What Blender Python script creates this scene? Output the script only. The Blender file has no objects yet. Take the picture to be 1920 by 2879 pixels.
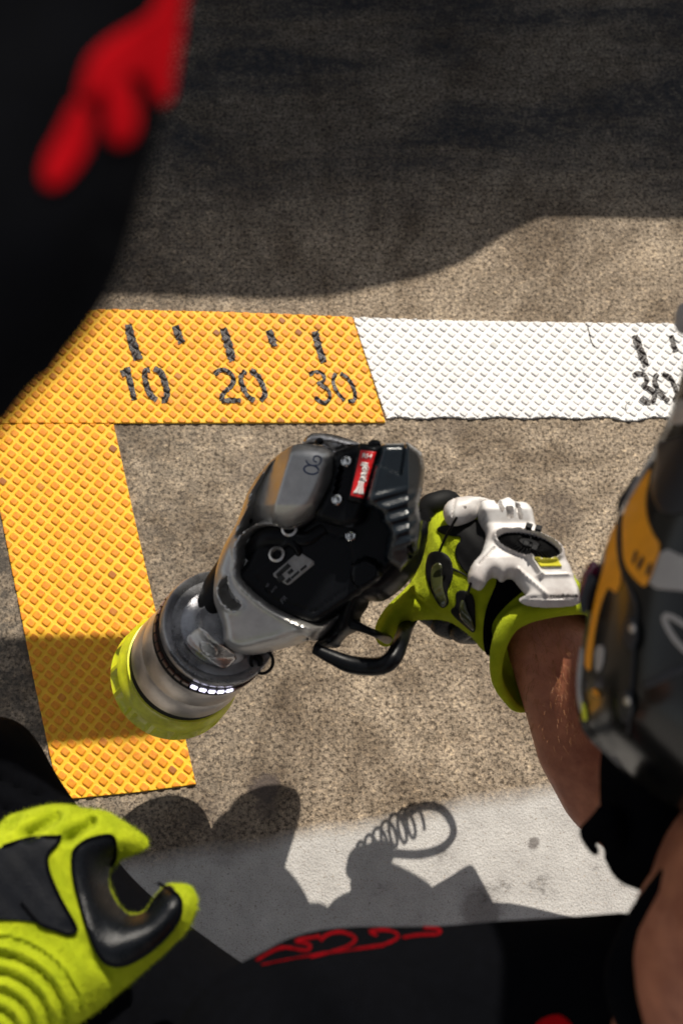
import bpy, bmesh, math, random
import numpy as np
from mathutils import Vector, Matrix, Quaternion
from mathutils.bvhtree import BVHTree
from mathutils.geometry import delaunay_2d_cdt
random.seed(7); RNG = np.random.default_rng(7)
R = math.radians
scn = bpy.context.scene
COL = scn.collection
# ------------------------------------------------------------------ camera
PITCH, CH, FOCAL = R(21), 1.35, 50.0
cd = bpy.data.cameras.new('camera'); cam = bpy.data.objects.new('camera', cd); COL.objects.link(cam)
cam.location = (0, -CH * math.tan(PITCH), CH); cam.rotation_euler = (PITCH, 0, 0)
cd.lens = FOCAL; cd.sensor_fit = 'VERTICAL'; cd.sensor_height = 36; cd.sensor_width = 24
cd.clip_start = 0.02; cd.clip_end = 400
cd.dof.use_dof = True; cd.dof.focus_distance = 1.27; cd.dof.aperture_fstop = 6.0
scn.camera = cam
# ------------------------------------------------------------------ sky, sun, exposure
SUN_EL = R(49.5); SX, SY = 0.22, 0.975
sun_dir = Vector((SX * math.cos(SUN_EL), SY * math.cos(SUN_EL), math.sin(SUN_EL)))
w = bpy.data.worlds.new('World'); scn.world = w; w.use_nodes = True
nt = w.node_tree; sky = nt.nodes.new('ShaderNodeTexSky'); sky.sky_type = 'NISHITA'; sky.sun_disc = False
sky.sun_elevation = SUN_EL; sky.sun_rotation = math.atan2(SX, SY)
hs = nt.nodes.new('ShaderNodeHueSaturation'); hs.inputs['Saturation'].default_value = .25; nt.links.new(sky.outputs[0], hs.inputs['Color'])
bg = nt.nodes['Background']; nt.links.new(hs.outputs[0], bg.inputs[0]); bg.inputs[1].default_value = 0.095
sd = bpy.data.lights.new('sun', 'SUN'); sd.energy = 5.0; sd.angle = R(0.5); sd.color = (1.0, 0.93, 0.82)
so = bpy.data.objects.new('sun', sd); COL.objects.link(so); so.rotation_euler = sun_dir.to_track_quat('Z', 'Y').to_euler()
scn.view_settings.view_transform = 'Standard'; scn.view_settings.look = 'None'
scn.view_settings.exposure = 0.15; scn.view_settings.gamma = 1.0

# ------------------------------------------------------------------ picture <-> world helpers
F = 2879 * FOCAL / 36.0
CL = np.array(cam.location); ct, st = math.cos(PITCH), math.sin(PITCH)
def ray(px, py):
    u = (px - 960) / F; v = -(py - 1439.5) / F
    return np.array([u, v * ct + st, v * st - ct])      # camera -z axis tilted by PITCH
def P(px, py, z):
    d = ray(px, py); t = (z - CL[2]) / d[2]
    return Vector(CL + d * t)
def proj(p):
    q = np.atleast_2d(np.asarray(p, float)) - CL
    x = q[:, 0]; y = q[:, 1] * ct + q[:, 2] * st; zz = q[:, 1] * (-st) + q[:, 2] * ct
    return np.stack([960 + F * x / -zz, 1439.5 - F * y / -zz], 1)
def conv(ox, oy, s):
    return lambda pts: [(ox + x * s, oy + y * s) for x, y in pts]
R1 = conv(500, 1180, .4783); R2 = conv(280, 1560, .3699); R3 = conv(1050, 1360, .4273)
R4 = conv(1500, 1000, .3404); R5 = conv(1500, 1700, .3404); R6 = conv(0, 2000, .4082)
S4 = conv(500, 2100, .9056); G5 = conv(1200, 1380, .2934); B4 = conv(820, 1180, .2679); H6 = conv(1600, 1300, .3828)
def ident(p): return p
class Plane:
    def __init__(s, px, py, z, n=(0, 0, 1)):
        s.o = P(px, py, z); s.n = Vector(n).normalized()
        s.u = (Vector((1, 0, 0)) - s.n * s.n.x).normalized(); s.v = s.n.cross(s.u)
    def at(s, px, py):
        d = Vector(ray(px, py)); c = Vector(CL)
        t = (s.o - c).dot(s.n) / d.dot(s.n)
        return c + d * t
    def loc(s, p): q = p - s.o; return (q.dot(s.u), q.dot(s.v))
    def shift(s, h):
        q = Plane.__new__(Plane); q.o = s.o + s.n * h; q.n = s.n; q.u = s.u; q.v = s.v; return q

# ------------------------------------------------------------------ object helpers
def tag(o, label=None, cat=None, group=None, kind=None):
    if label: o['label'] = label
    if cat: o['category'] = cat
    if group: o['group'] = group
    if kind: o['kind'] = kind
    return o
def thing(name, label, cat, loc=(0, 0, 0), group=None):
    o = bpy.data.objects.new(name, None); o.empty_display_size = .05; COL.objects.link(o); o.location = loc
    return tag(o, label, cat, group)
def link(name, me, m, parent=None, smooth=True):
    o = bpy.data.objects.new(name, me); COL.objects.link(o)
    if m is not None:
        me.materials.clear(); me.materials.append(m)
    if smooth and len(me.polygons): me.polygons.foreach_set('use_smooth', [True] * len(me.polygons))
    if parent is not None:
        o.parent = parent
        M = Matrix.Identity(4); q = parent
        while q is not None:
            M = Matrix.Translation(q.location) @ M; q = q.parent
        o.matrix_parent_inverse = M.inverted() if parent.type == 'EMPTY' else Matrix.Identity(4)
        if parent.type != 'EMPTY': o.matrix_parent_inverse = Matrix.Identity(4)
    return o
def mesh(verts, faces):
    me = bpy.data.meshes.new('m'); me.from_pydata([tuple(v) for v in verts], [], [tuple(f) for f in faces]); me.validate(); me.update(); return me
def sharp(o, ang=35):
    me = o.data; bm = bmesh.new(); bm.from_mesh(me)
    for e in bm.edges:
        if len(e.link_faces) == 2 and e.calc_face_angle(0) > R(ang): e.smooth = False
    bm.to_mesh(me); bm.free(); return o
def bevel(o, w=.001, seg=2):
    m = o.modifiers.new('bevel', 'BEVEL'); m.width = w; m.segments = seg; m.limit_method = 'ANGLE'; m.angle_limit = R(35)
    return o

# ------------------------------------------------------------------ materials
def mat(name, col, rough=.6, metal=0., var=0.0, vscale=40, bump=0., bscale=200, spec=.5, col2=None, coat=0., sheen=0., rvar=0., bdist=.001, emit=None, sss=0.):
    m = bpy.data.materials.new(name); m.use_nodes = True; n = m.node_tree.nodes; l = m.node_tree.links
    b = n['Principled BSDF']; b.inputs['Base Color'].default_value = (*col, 1); b.inputs['Roughness'].default_value = rough
    b.inputs['Metallic'].default_value = metal; b.inputs['Specular IOR Level'].default_value = spec
    b.inputs['Coat Weight'].default_value = coat; b.inputs['Coat Roughness'].default_value = .15
    b.inputs['Sheen Weight'].default_value = sheen; b.inputs['Sheen Roughness'].default_value = .5
    if sheen: b.inputs['Sheen Tint'].default_value = (*[min(1, c * 1.6 + .02) for c in col], 1)
    if sss:
        b.inputs['Subsurface Weight'].default_value = sss; b.inputs['Subsurface Radius'].default_value = (.012, .004, .002); b.inputs['Subsurface Scale'].default_value = .3
    if emit: b.inputs['Emission Color'].default_value = (*emit[0], 1); b.inputs['Emission Strength'].default_value = emit[1]
    tc = n.new('ShaderNodeTexCoord')
    if var or col2 or rvar:
        t = n.new('ShaderNodeTexNoise'); t.inputs['Scale'].default_value = vscale; t.inputs['Detail'].default_value = 6; t.inputs['Roughness'].default_value = .65
        l.new(tc.outputs['Object'], t.inputs['Vector'])
        r = n.new('ShaderNodeValToRGB'); r.color_ramp.elements[0].position = .35; r.color_ramp.elements[1].position = .65
        c2 = col2 or tuple(c * (1 - var) for c in col)
        r.color_ramp.elements[0].color = (*c2, 1); r.color_ramp.elements[1].color = (*col, 1)
        l.new(t.outputs['Fac'], r.inputs['Fac']); l.new(r.outputs['Color'], b.inputs['Base Color'])
        if rvar:
            mr = n.new('ShaderNodeMapRange'); mr.inputs['From Min'].default_value = .3; mr.inputs['From Max'].default_value = .7
            mr.inputs['To Min'].default_value = max(.05, rough - rvar); mr.inputs['To Max'].default_value = min(1, rough + rvar)
            l.new(t.outputs['Fac'], mr.inputs['Value']); l.new(mr.outputs[0], b.inputs['Roughness'])
    if bump:
        t2 = n.new('ShaderNodeTexNoise'); t2.inputs['Scale'].default_value = bscale; t2.inputs['Detail'].default_value = 4
        l.new(tc.outputs['Object'], t2.inputs['Vector'])
        bp = n.new('ShaderNodeBump'); bp.inputs['Strength'].default_value = bump; bp.inputs['Distance'].default_value = bdist
        l.new(t2.outputs['Fac'], bp.inputs['Height']); l.new(bp.outputs[0], b.inputs['Normal'])
    return m
M = {}
M['silver'] = mat('brushed_shell', (.58, .565, .54), .40, .88, .22, 60, .15, 500, rvar=.08)
M['steel'] = mat('worn_steel', (.66, .63, .60), .34, 1., .3, 45, .12, 400, rvar=.1)
M['dish'] = mat('dark_steel_dish', (.46, .46, .48), .30, .75, .6, 38, .1, 300, rvar=.08)
M['black'] = mat('black_plastic', (.0040, .0046, .006), .34, 0, .3, 50, .1, 600, rvar=.08, spec=.16)
M['blackmatt'] = mat('black_rubber', (.0045, .0045, .005), .65, 0, .3, 50, .1, 500, spec=.2)
M['navy'] = mat('navy_black_plastic', (.006, .0105, .015), .19, 0, .4, 40, .22, 1500, rvar=.05, spec=.6)
M['neoncup'] = mat('neon_urethane', (.72, .74, .012), .38, 0, .35, 70, .1, 300, coat=.3, sss=.15)
M['fabric_b'] = mat('black_cloth', (.0016, .0018, .0028), .9, 0, .3, 120, .3, 1500, spec=.05)
M['red'] = mat('red_print', (.42, .001, .005), .85, 0, .3, 60, .1, 800, spec=.06)
M['white_pl'] = mat('white_plastic_guard', (.70, .68, .66), .42, 0, 0, 45, .1, 300, col2=(.46, .42, .40), rvar=.1)
M['dullred'] = mat('red_script_print', (.16, .0006, .003), .85, 0, .4, 90, spec=.05)
M['label_red'] = mat('red_label', (.62, .012, .015), .4, 0, .12, 80)
M['ink_white'] = mat('white_ink', (.75, .73, .70), .5)
M['ink_blue'] = mat('blue_marker_ink', (.015, .035, .11), .5, 0, .3, 300)
M['ink_grey'] = mat('grey_ink', (.10, .10, .11), .6)
M['label_grey'] = mat('grey_label', (.30, .29, .28), .5, 0, .25, 200)
M['label_black'] = mat('black_ink', (.01, .01, .01), .6)
M['chrome'] = mat('bolt_steel', (.7, .7, .68), .18, 1.)
M['skin'] = mat('skin', (.42, .165, .090), .5, 0, 0, 55, .35, 700, col2=(.28, .10, .055), sss=.12, spec=.3)
M['hair'] = mat('golden_arm_hair', (.40, .17, .06), .35)
M['led'] = mat('led_white', (.9, .9, 1), .3, emit=((.80, .76, 1.0), 3.2))
M['led_off'] = mat('led_window_dark', (.09, .035, .02), .3)
M['helm'] = mat('helmet_dark_gloss', (.004, .0040, .0042), .22, 0, 0, 14, .05, 300, col2=(.014, .0135, .010), coat=.3, spec=.25)
M['helm_or'] = mat('helmet_orange_print', (.95, .36, .004), .5, 0, .2, 60)
M['helm_gr'] = mat('helmet_grey_print', (.40, .37, .34), .5, 0, .15, 60)
M['helm_bk'] = mat('helmet_black_print', (.007, .008, .012), .45)
M['crimson'] = mat('crimson_lens', (.12, .004, .03), .15, coat=.6)
M['yellow_pl'] = mat('yellow_tab_plastic', (.72, .66, .03), .4, 0, .2, 100)
M['leather'] = mat('black_leather_palm', (.004, .005, .007), .27, 0, .3, 60, .6, 1100, bdist=.0006, rvar=.06, spec=.3)
M['dialblack'] = mat('black_nylon', (.005, .005, .006), .6, spec=.12)
M['palm'] = mat('black_suede_palm', (.0045, .0055, .0085), .5, 0, .3, 60, .5, 900, spec=.12)
M['collar'] = mat('satin_collar', (.80, .74, .68), .38, 1., .25, 45, .12, 400, rvar=.06)
M['gloss'] = mat('smoky_gel', (.05, .055, .02), .15, coat=.5)

def neon_cloth():
    m = bpy.data.materials.new('neon_knit_fabric'); m.use_nodes = True; n = m.node_tree.nodes; l = m.node_tree.links; b = n['Principled BSDF']
    b.inputs['Roughness'].default_value = .95; b.inputs['Specular IOR Level'].default_value = .15
    b.inputs['Sheen Weight'].default_value = .25; b.inputs['Sheen Tint'].default_value = (.8, .9, .1, 1)
    tc = n.new('ShaderNodeTexCoord')
    t = n.new('ShaderNodeTexNoise'); t.inputs['Scale'].default_value = 60; t.inputs['Detail'].default_value = 8; l.new(tc.outputs['Object'], t.inputs[0])
    r = n.new('ShaderNodeValToRGB'); r.color_ramp.elements[0].position = .3; r.color_ramp.elements[1].position = .7
    r.color_ramp.elements[0].color = (.34, .42, .008, 1); r.color_ramp.elements[1].color = (.50, .57, .015, 1)
    l.new(t.outputs['Fac'], r.inputs[0]); l.new(r.outputs[0], b.inputs['Base Color'])
    wv = n.new('ShaderNodeTexWave'); wv.inputs['Scale'].default_value = 260; wv.inputs['Distortion'].default_value = 2.5; wv.inputs['Detail'].default_value = 2
    mp = n.new('ShaderNodeMapping'); mp.inputs['Rotation'].default_value = (0, 0, R(20)); l.new(tc.outputs['Object'], mp.inputs[0]); l.new(mp.outputs[0], wv.inputs[0])
    t2 = n.new('ShaderNodeTexNoise'); t2.inputs['Scale'].default_value = 800; t2.inputs['Detail'].default_value = 3; l.new(tc.outputs['Object'], t2.inputs[0])
    ad = n.new('ShaderNodeMath'); ad.operation = 'ADD'; l.new(wv.outputs['Fac'], ad.inputs[0]); l.new(t2.outputs['Fac'], ad.inputs[1])
    bp = n.new('ShaderNodeBump'); bp.inputs['Strength'].default_value = .8; bp.inputs['Distance'].default_value = .0009
    l.new(ad.outputs[0], bp.inputs['Height']); l.new(bp.outputs[0], b.inputs['Normal'])
    return m
M['neon'] = neon_cloth()

# ------------------------------------------------------------------ geometry helpers
def dens(pts, step):
    out = []; n = len(pts)
    for i in range(n):
        a = np.array(pts[i], float); b = np.array(pts[(i + 1) % n], float); k = max(1, int(np.linalg.norm(b - a) / step))
        for j in range(k): out.append(a + (b - a) * j / k)
    return np.array(out)
def smooth_poly(pts, it=2):
    p = np.array(pts, float)
    for _ in range(it):
        q = np.roll(p, -1, 0); p = np.stack([p * .75 + q * .25, p * .25 + q * .75], 1).reshape(-1, 2)
    return p
def inside(pts, poly):
    x, y = pts[:, 0], pts[:, 1]; res = np.zeros(len(pts), bool); n = len(poly); j = n - 1
    for i in range(n):
        xi, yi = poly[i]; xj, yj = poly[j]
        c = ((yi > y) != (yj > y)) & (x < (xj - xi) * (y - yi) / ((yj - yi) + 1e-12) + xi); res ^= c; j = i
    return res
def sdist(pts, poly):
    a = np.asarray(poly, float); b = np.roll(a, -1, 0); out = np.full(len(pts), 1e9)
    for i in range(len(a)):
        d = b[i] - a[i]; L = (d ** 2).sum() + 1e-18; t = np.clip(((pts - a[i]) @ d) / L, 0, 1)
        out = np.minimum(out, np.hypot(*(pts - (a[i] + t[:, None] * d)).T))
    return out
def signed(pts, poly):
    d = sdist(pts, poly); return np.where(inside(pts, poly), d, -d)
def fill(poly, res):
    """triangulate a 2-D polygon with interior points; returns verts, tris, boundary count"""
    b = dens(poly, res); lo = b.min(0); hi = b.max(0)
    xs = np.arange(lo[0], hi[0], res); ys = np.arange(lo[1], hi[1], res * .866)
    g = np.array([(x + (res / 2 if j % 2 else 0), y) for j, y in enumerate(ys) for x in xs])
    if len(g):
        g = g[inside(g, poly)]
        if len(g): g = g[sdist(g, poly) > res * .55]
    v = [Vector((p[0], p[1])) for p in b] + [Vector((p[0], p[1])) for p in g]
    nb = len(b); ed = [(i, (i + 1) % nb) for i in range(nb)]
    vv, ee, ff, ov, oe, of = delaunay_2d_cdt(v, ed, [], 1, res * 1e-3)
    return np.array([(p.x, p.y) for p in vv]), [tuple(f) for f in ff], nb
def relax(h, faces, fixed, it):
    E = set()
    for f in faces:
        for i in range(len(f)):
            a, b = f[i], f[(i + 1) % len(f)]; E.add((min(a, b), max(a, b)))
    E = np.array(list(E)); deg = np.bincount(E.ravel(), minlength=len(h)).astype(float)
    for _ in range(it):
        s = np.bincount(E[:, 0], h[E[:, 1]], len(h)) + np.bincount(E[:, 1], h[E[:, 0]], len(h))
        h = np.where(fixed, h, s / np.maximum(deg, 1))
    return h
def pillow(name, outl, pl, top, bot, res, m, parent, fn=None, sm=2, it=6, wall=0., wob=0.):
    """a closed, rounded solid whose outline is outl, inflated on both sides of plane pl"""
    if sm: outl = smooth_poly(outl, sm)
    poly = np.array([pl.loc(pl.at(*p)) for p in outl])
    V, T, nb = fill(poly, res)
    d = sdist(V, poly)
    def prof(H, Rr):
        t = np.clip(d / Rr, 0, 1); return H * np.sqrt(np.maximum(0, 1 - (1 - t) ** 2))
    bnd = d < res * .1
    ht = prof(*top); hb = prof(*bot)
    if it: ht = relax(ht, T, bnd, it)
    W = np.array([np.array(pl.o) + np.array(pl.u) * a + np.array(pl.v) * b for a, b in V]); N = np.array(pl.n)
    px = proj(W + N * ht[:, None])
    if fn is not None: ht = ht + fn(px, d) * (1 if wall > 0 else np.clip(d / (2 * res), 0, 1))
    if wob: ht = ht + wob * np.clip(d / .01, 0, 1) * (np.sin(V[:, 0] * 210 + 1) * np.sin(V[:, 1] * 170 + 2) + .5 * np.sin(V[:, 0] * 430) * np.sin(V[:, 1] * 390))
    A = W + N * ht[:, None]; B = W - N * (hb + wall)[:, None]
    n = len(V)
    # orientation of triangles in local frame
    tris = []
    for f in T:
        a, b, c = V[f[0]], V[f[1]], V[f[2]]
        if (b[0] - a[0]) * (c[1] - a[1]) - (b[1] - a[1]) * (c[0] - a[0]) < 0: f = f[::-1]
        tris.append(f)
    faces = [tuple(f) for f in tris]
    if wall > 0:
        faces += [tuple(i + n for i in f[::-1]) for f in tris]
        cnt = {}
        for f in tris:
            for i in range(3):
                cnt[(f[i], f[(i + 1) % 3])] = 1
        for (a, b) in list(cnt):
            if (b, a) not in cnt: faces.append((b, a, a + n, b + n))
        verts = np.vstack([A, B])
    else:
        idx = np.arange(n) + n; bi = np.where(bnd)[0]; idx[bi] = bi
        faces += [tuple(int(idx[i]) for i in f[::-1]) for f in tris]
        verts = np.vstack([A, B])
    me = mesh(verts, faces)
    bm = bmesh.new(); bm.from_mesh(me)
    loose = [v for v in bm.verts if not v.link_faces]; bmesh.ops.delete(bm, geom=loose, context='VERTS')
    bm.to_mesh(me); bm.free()
    o = link(name, me, m, parent)
    return sharp(o, 50)
def bvh_of(*objs):
    vs = []; fs = []
    for o in objs:
        k = len(vs); vs += [v.co.copy() for v in o.data.vertices]; fs += [tuple(i + k for i in p.vertices) for p in o.data.polygons]
    return BVHTree.FromPolygons(vs, fs)
def drape_pts(px, bvh, lift):
    out = []; c = Vector(CL); last = None
    for p in px:
        d = Vector(ray(p[0], p[1])).normalized(); loc, nr, i, t = bvh.ray_cast(c, d)
        if loc is None: out.append(None); continue
        out.append(loc - d * lift)
    known = [(p, q) for p, q in zip(px, out) if q is not None]
    if not known: return None
    K = np.array([k[0] for k in known]); dep = [(k[1] - c).length for k in known]
    for i, q in enumerate(out):
        if q is None:
            j = int(((K - np.array(px[i])) ** 2).sum(1).argmin()); d = Vector(ray(*px[i])).normalized(); out[i] = c + d * dep[j]
    return out
def drape(name, poly, bvh, m, parent, lift=.0006, thick=.0008, res=6, sm=1):
    """a thin applied piece (print, pad, sticker) lying on an existing surface"""
    if sm: poly = smooth_poly(poly, sm)
    V, T, nb = fill(np.array(poly, float), res)
    A = drape_pts(V, bvh, lift)
    if A is None: print('DRAPE MISS', name); return None
    n = len(A); B = []
    for p in A:
        d = (p - Vector(CL)).normalized(); B.append(p + d * thick)
    tr = []
    for f in T:
        a, b, c = V[f[0]], V[f[1]], V[f[2]]
        if (b[0] - a[0]) * (c[1] - a[1]) - (b[1] - a[1]) * (c[0] - a[0]) > 0: f = f[::-1]
        tr.append(f)
    faces = list(tr) + [tuple(i + n for i in f[::-1]) for f in tr]
    E = {(f[i], f[(i + 1) % 3]) for f in tr for i in range(3)}
    for (a, b) in E:
        if (b, a) not in E: faces.append((b, a, a + n, b + n))
    return link(name, mesh(A + B, faces), m, parent)
def stroke_poly(path, wd, jit=0.):
    p = np.array(path, float); t = np.gradient(p, axis=0); t /= np.linalg.norm(t, axis=1)[:, None] + 1e-9
    nn = np.stack([-t[:, 1], t[:, 0]], 1); w = np.full(len(p), wd / 2)
    if jit: w = w * (1 + jit * RNG.normal(size=len(p)))
    return np.vstack([p + nn * w[:, None], (p - nn * w[:, None])[::-1]])
def resample(path, n):
    p = np.array(path, float); s = np.r_[0, np.cumsum(np.hypot(*np.diff(p, axis=0).T))]; t = np.linspace(0, s[-1], n)
    return np.stack([np.interp(t, s, p[:, 0]), np.interp(t, s, p[:, 1])], 1)
def catmull(pts, n=8):
    p = np.array(pts, float); p = np.vstack([2 * p[0] - p[1], p, 2 * p[-1] - p[-2]]); out = []
    for i in range(1, len(p) - 2):
        for k in range(n):
            t = k / n; a, b, c, d = p[i - 1:i + 3]
            out.append(.5 * ((2 * b) + (c - a) * t + (2 * a - 5 * b + 4 * c - d) * t * t + (3 * b - a - 3 * c + d) * t ** 3))
    out.append(p[-2]); return np.array(out)
def tube(name, pts, rad, m, parent, closed=False, seg=12, n=6, flat=1., up=None):
    """pts: list of 3-D points; rad: float or list"""
    p = np.array([tuple(q) for q in pts], float)
    r = np.array([rad] * len(p) if np.isscalar(rad) else rad, float)
    pr = np.c_[p, r]
    if closed: pr = np.vstack([pr, pr[:1]])
    c = catmull(pr, n)
    if closed:
        pp = np.vstack([pr[-2], pr, pr[1]]);  cc = []
        for i in range(1, len(pp) - 2):
            for k in range(n):
                t = k / n; a, b, cx, d = pp[i - 1:i + 3]
                cc.append(.5 * ((2 * b) + (cx - a) * t + (2 * a - 5 * b + 4 * cx - d) * t * t + (3 * b - a - 3 * cx + d) * t ** 3))
        c = np.array(cc)
    q = c[:, :3]; rr = c[:, 3]; T = np.gradient(q, axis=0)
    if closed: T = np.roll(q, -1, 0) - np.roll(q, 1, 0)
    T /= np.linalg.norm(T, axis=1)[:, None] + 1e-12
    u = np.array(up if up is not None else (0, 0, 1.), float); V = []; k = len(q)
    if up is None: u = np.cross(T[0], [0.3, .2, 1]); u /= np.linalg.norm(u)
    for i in range(k):
        if up is None: a = u - T[i] * (u @ T[i]); a /= np.linalg.norm(a) + 1e-12; u = a
        else: a = np.cross(T[i], u); a /= np.linalg.norm(a) + 1e-12
        b = np.cross(T[i], a)
        for j in range(seg):
            th = 2 * math.pi * j / seg; V.append(q[i] + rr[i] * (a * math.cos(th) + b * math.sin(th) * flat))
    Fs = []
    kk = k if closed else k - 1
    for i in range(kk):
        for j in range(seg):
            a = i * seg + j; b = i * seg + (j + 1) % seg; c2 = ((i + 1) % k) * seg + (j + 1) % seg; d = ((i + 1) % k) * seg + j
            Fs.append((a, b, c2, d))
    if not closed:
        Fs.append(tuple(range(seg))[::-1]); Fs.append(tuple((k - 1) * seg + j for j in range(seg)))
    me = mesh(V, Fs); bm = bmesh.new(); bm.from_mesh(me); bmesh.ops.recalc_face_normals(bm, faces=bm.faces); bm.to_mesh(me); bm.free()
    return sharp(link(name, me, m, parent), 60)
def lathe(name, O, A, prof, m, parent, seg=96, mod=None, close=True):
    """prof: list of (radius, height) along axis A from O"""
    O = np.array(O); A = np.array(A, float); A /= np.linalg.norm(A); X = np.cross(A, [0, 1, 0]); X /= np.linalg.norm(X); Y = np.cross(A, X)
    V = []; Fs = []
    for i, (r, h) in enumerate(prof):
        for j in range(seg):
            th = 2 * math.pi * j / seg; rr = r if mod is None else mod(i, r, h, th)
            V.append(O + A * h + rr * (X * math.cos(th) + Y * math.sin(th)))
    n = len(prof); rng = n if close else n - 1
    for i in range(rng):
        for j in range(seg):
            Fs.append((i * seg + j, i * seg + (j + 1) % seg, ((i + 1) % n) * seg + (j + 1) % seg, ((i + 1) % n) * seg + j))
    me = mesh(V, Fs); bm = bmesh.new(); bm.from_mesh(me); bmesh.ops.recalc_face_normals(bm, faces=bm.faces); bm.to_mesh(me); bm.free()
    return sharp(link(name, me, m, parent), 32)
def capsules(chains):
    """merge chains of tapered capsules into one bmesh"""
    bm = bmesh.new()
    for ch in chains:
        pts = [(Vector(p), r) for p, r in ch]
        for p, r in pts:
            bmesh.ops.create_icosphere(bm, subdivisions=3, radius=r, matrix=Matrix.Translation(p))
        for (a, ra), (b, rb) in zip(pts, pts[1:]):
            d = b - a; L = d.length
            if L < 1e-6: continue
            q = d.to_track_quat('Z', 'Y').to_matrix().to_4x4()
            bmesh.ops.create_cone(bm, cap_ends=True, segments=28, radius1=ra, radius2=rb, depth=L, matrix=Matrix.Translation((a + b) / 2) @ q)
    return bm
def blob(name, chains, voxel, m, parent, smooth=8, shape=None):
    bm = capsules(chains); me = bpy.data.meshes.new('m'); bm.to_mesh(me); bm.free()
    o = bpy.data.objects.new('tmp', me); COL.objects.link(o)
    r = o.modifiers.new('r', 'REMESH'); r.mode = 'VOXEL'; r.voxel_size = voxel
    s = o.modifiers.new('s', 'SMOOTH'); s.iterations = smooth; s.factor = .5
    dg = bpy.context.evaluated_depsgraph_get(); me2 = bpy.data.meshes.new_from_object(o.evaluated_get(dg)); bpy.data.objects.remove(o)
    if shape is not None:
        co = np.empty(len(me2.vertices) * 3); me2.vertices.foreach_get('co', co); co = shape(co.reshape(-1, 3)); me2.vertices.foreach_set('co', co.ravel()); me2.update()
    return link(name, me2, m, parent)
def box_at(name, c, sx, sy, sz, rot, m, parent, bv=.0006):
    bm = bmesh.new(); bmesh.ops.create_cube(bm, size=1, matrix=Matrix.Translation(c) @ rot.to_4x4() @ Matrix.Diagonal((sx, sy, sz, 1)))
    me = bpy.data.meshes.new('m'); bm.to_mesh(me); bm.free(); o = link(name, me, m, parent, smooth=False); bevel(o, bv); return o
def text_part(name, s, org, ux, uy, bvh, m, parent, lift=.0007, bold=.0, space=1.0, shear=0., tri=True):
    """letters cut from a thin sheet lying on a surface; org/ux/uy in picture pixels"""
    cu = bpy.data.curves.new('t', 'FONT'); cu.body = s; cu.size = 1; cu.offset = bold; cu.space_character = space; cu.shear = shear; cu.resolution_u = 3
    t = bpy.data.objects.new('t', cu); COL.objects.link(t); dg = bpy.context.evaluated_depsgraph_get(); me = bpy.data.meshes.new_from_object(t.evaluated_get(dg)); bpy.data.objects.remove(t)
    co = np.array([v.co[:2] for v in me.vertices]); px = np.array(org) + co[:, :1] * np.array(ux) + co[:, 1:2] * np.array(uy)
    A = drape_pts(px, bvh, lift)
    if A is None: print('TEXT MISS', s); return None
    for v, p in zip(me.vertices, A): v.co = p
    o = link(name, me, m, parent, smooth=False)
    sm = o.modifiers.new('s', 'SOLIDIFY'); sm.thickness = .0003; sm.offset = 0
    return o

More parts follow.
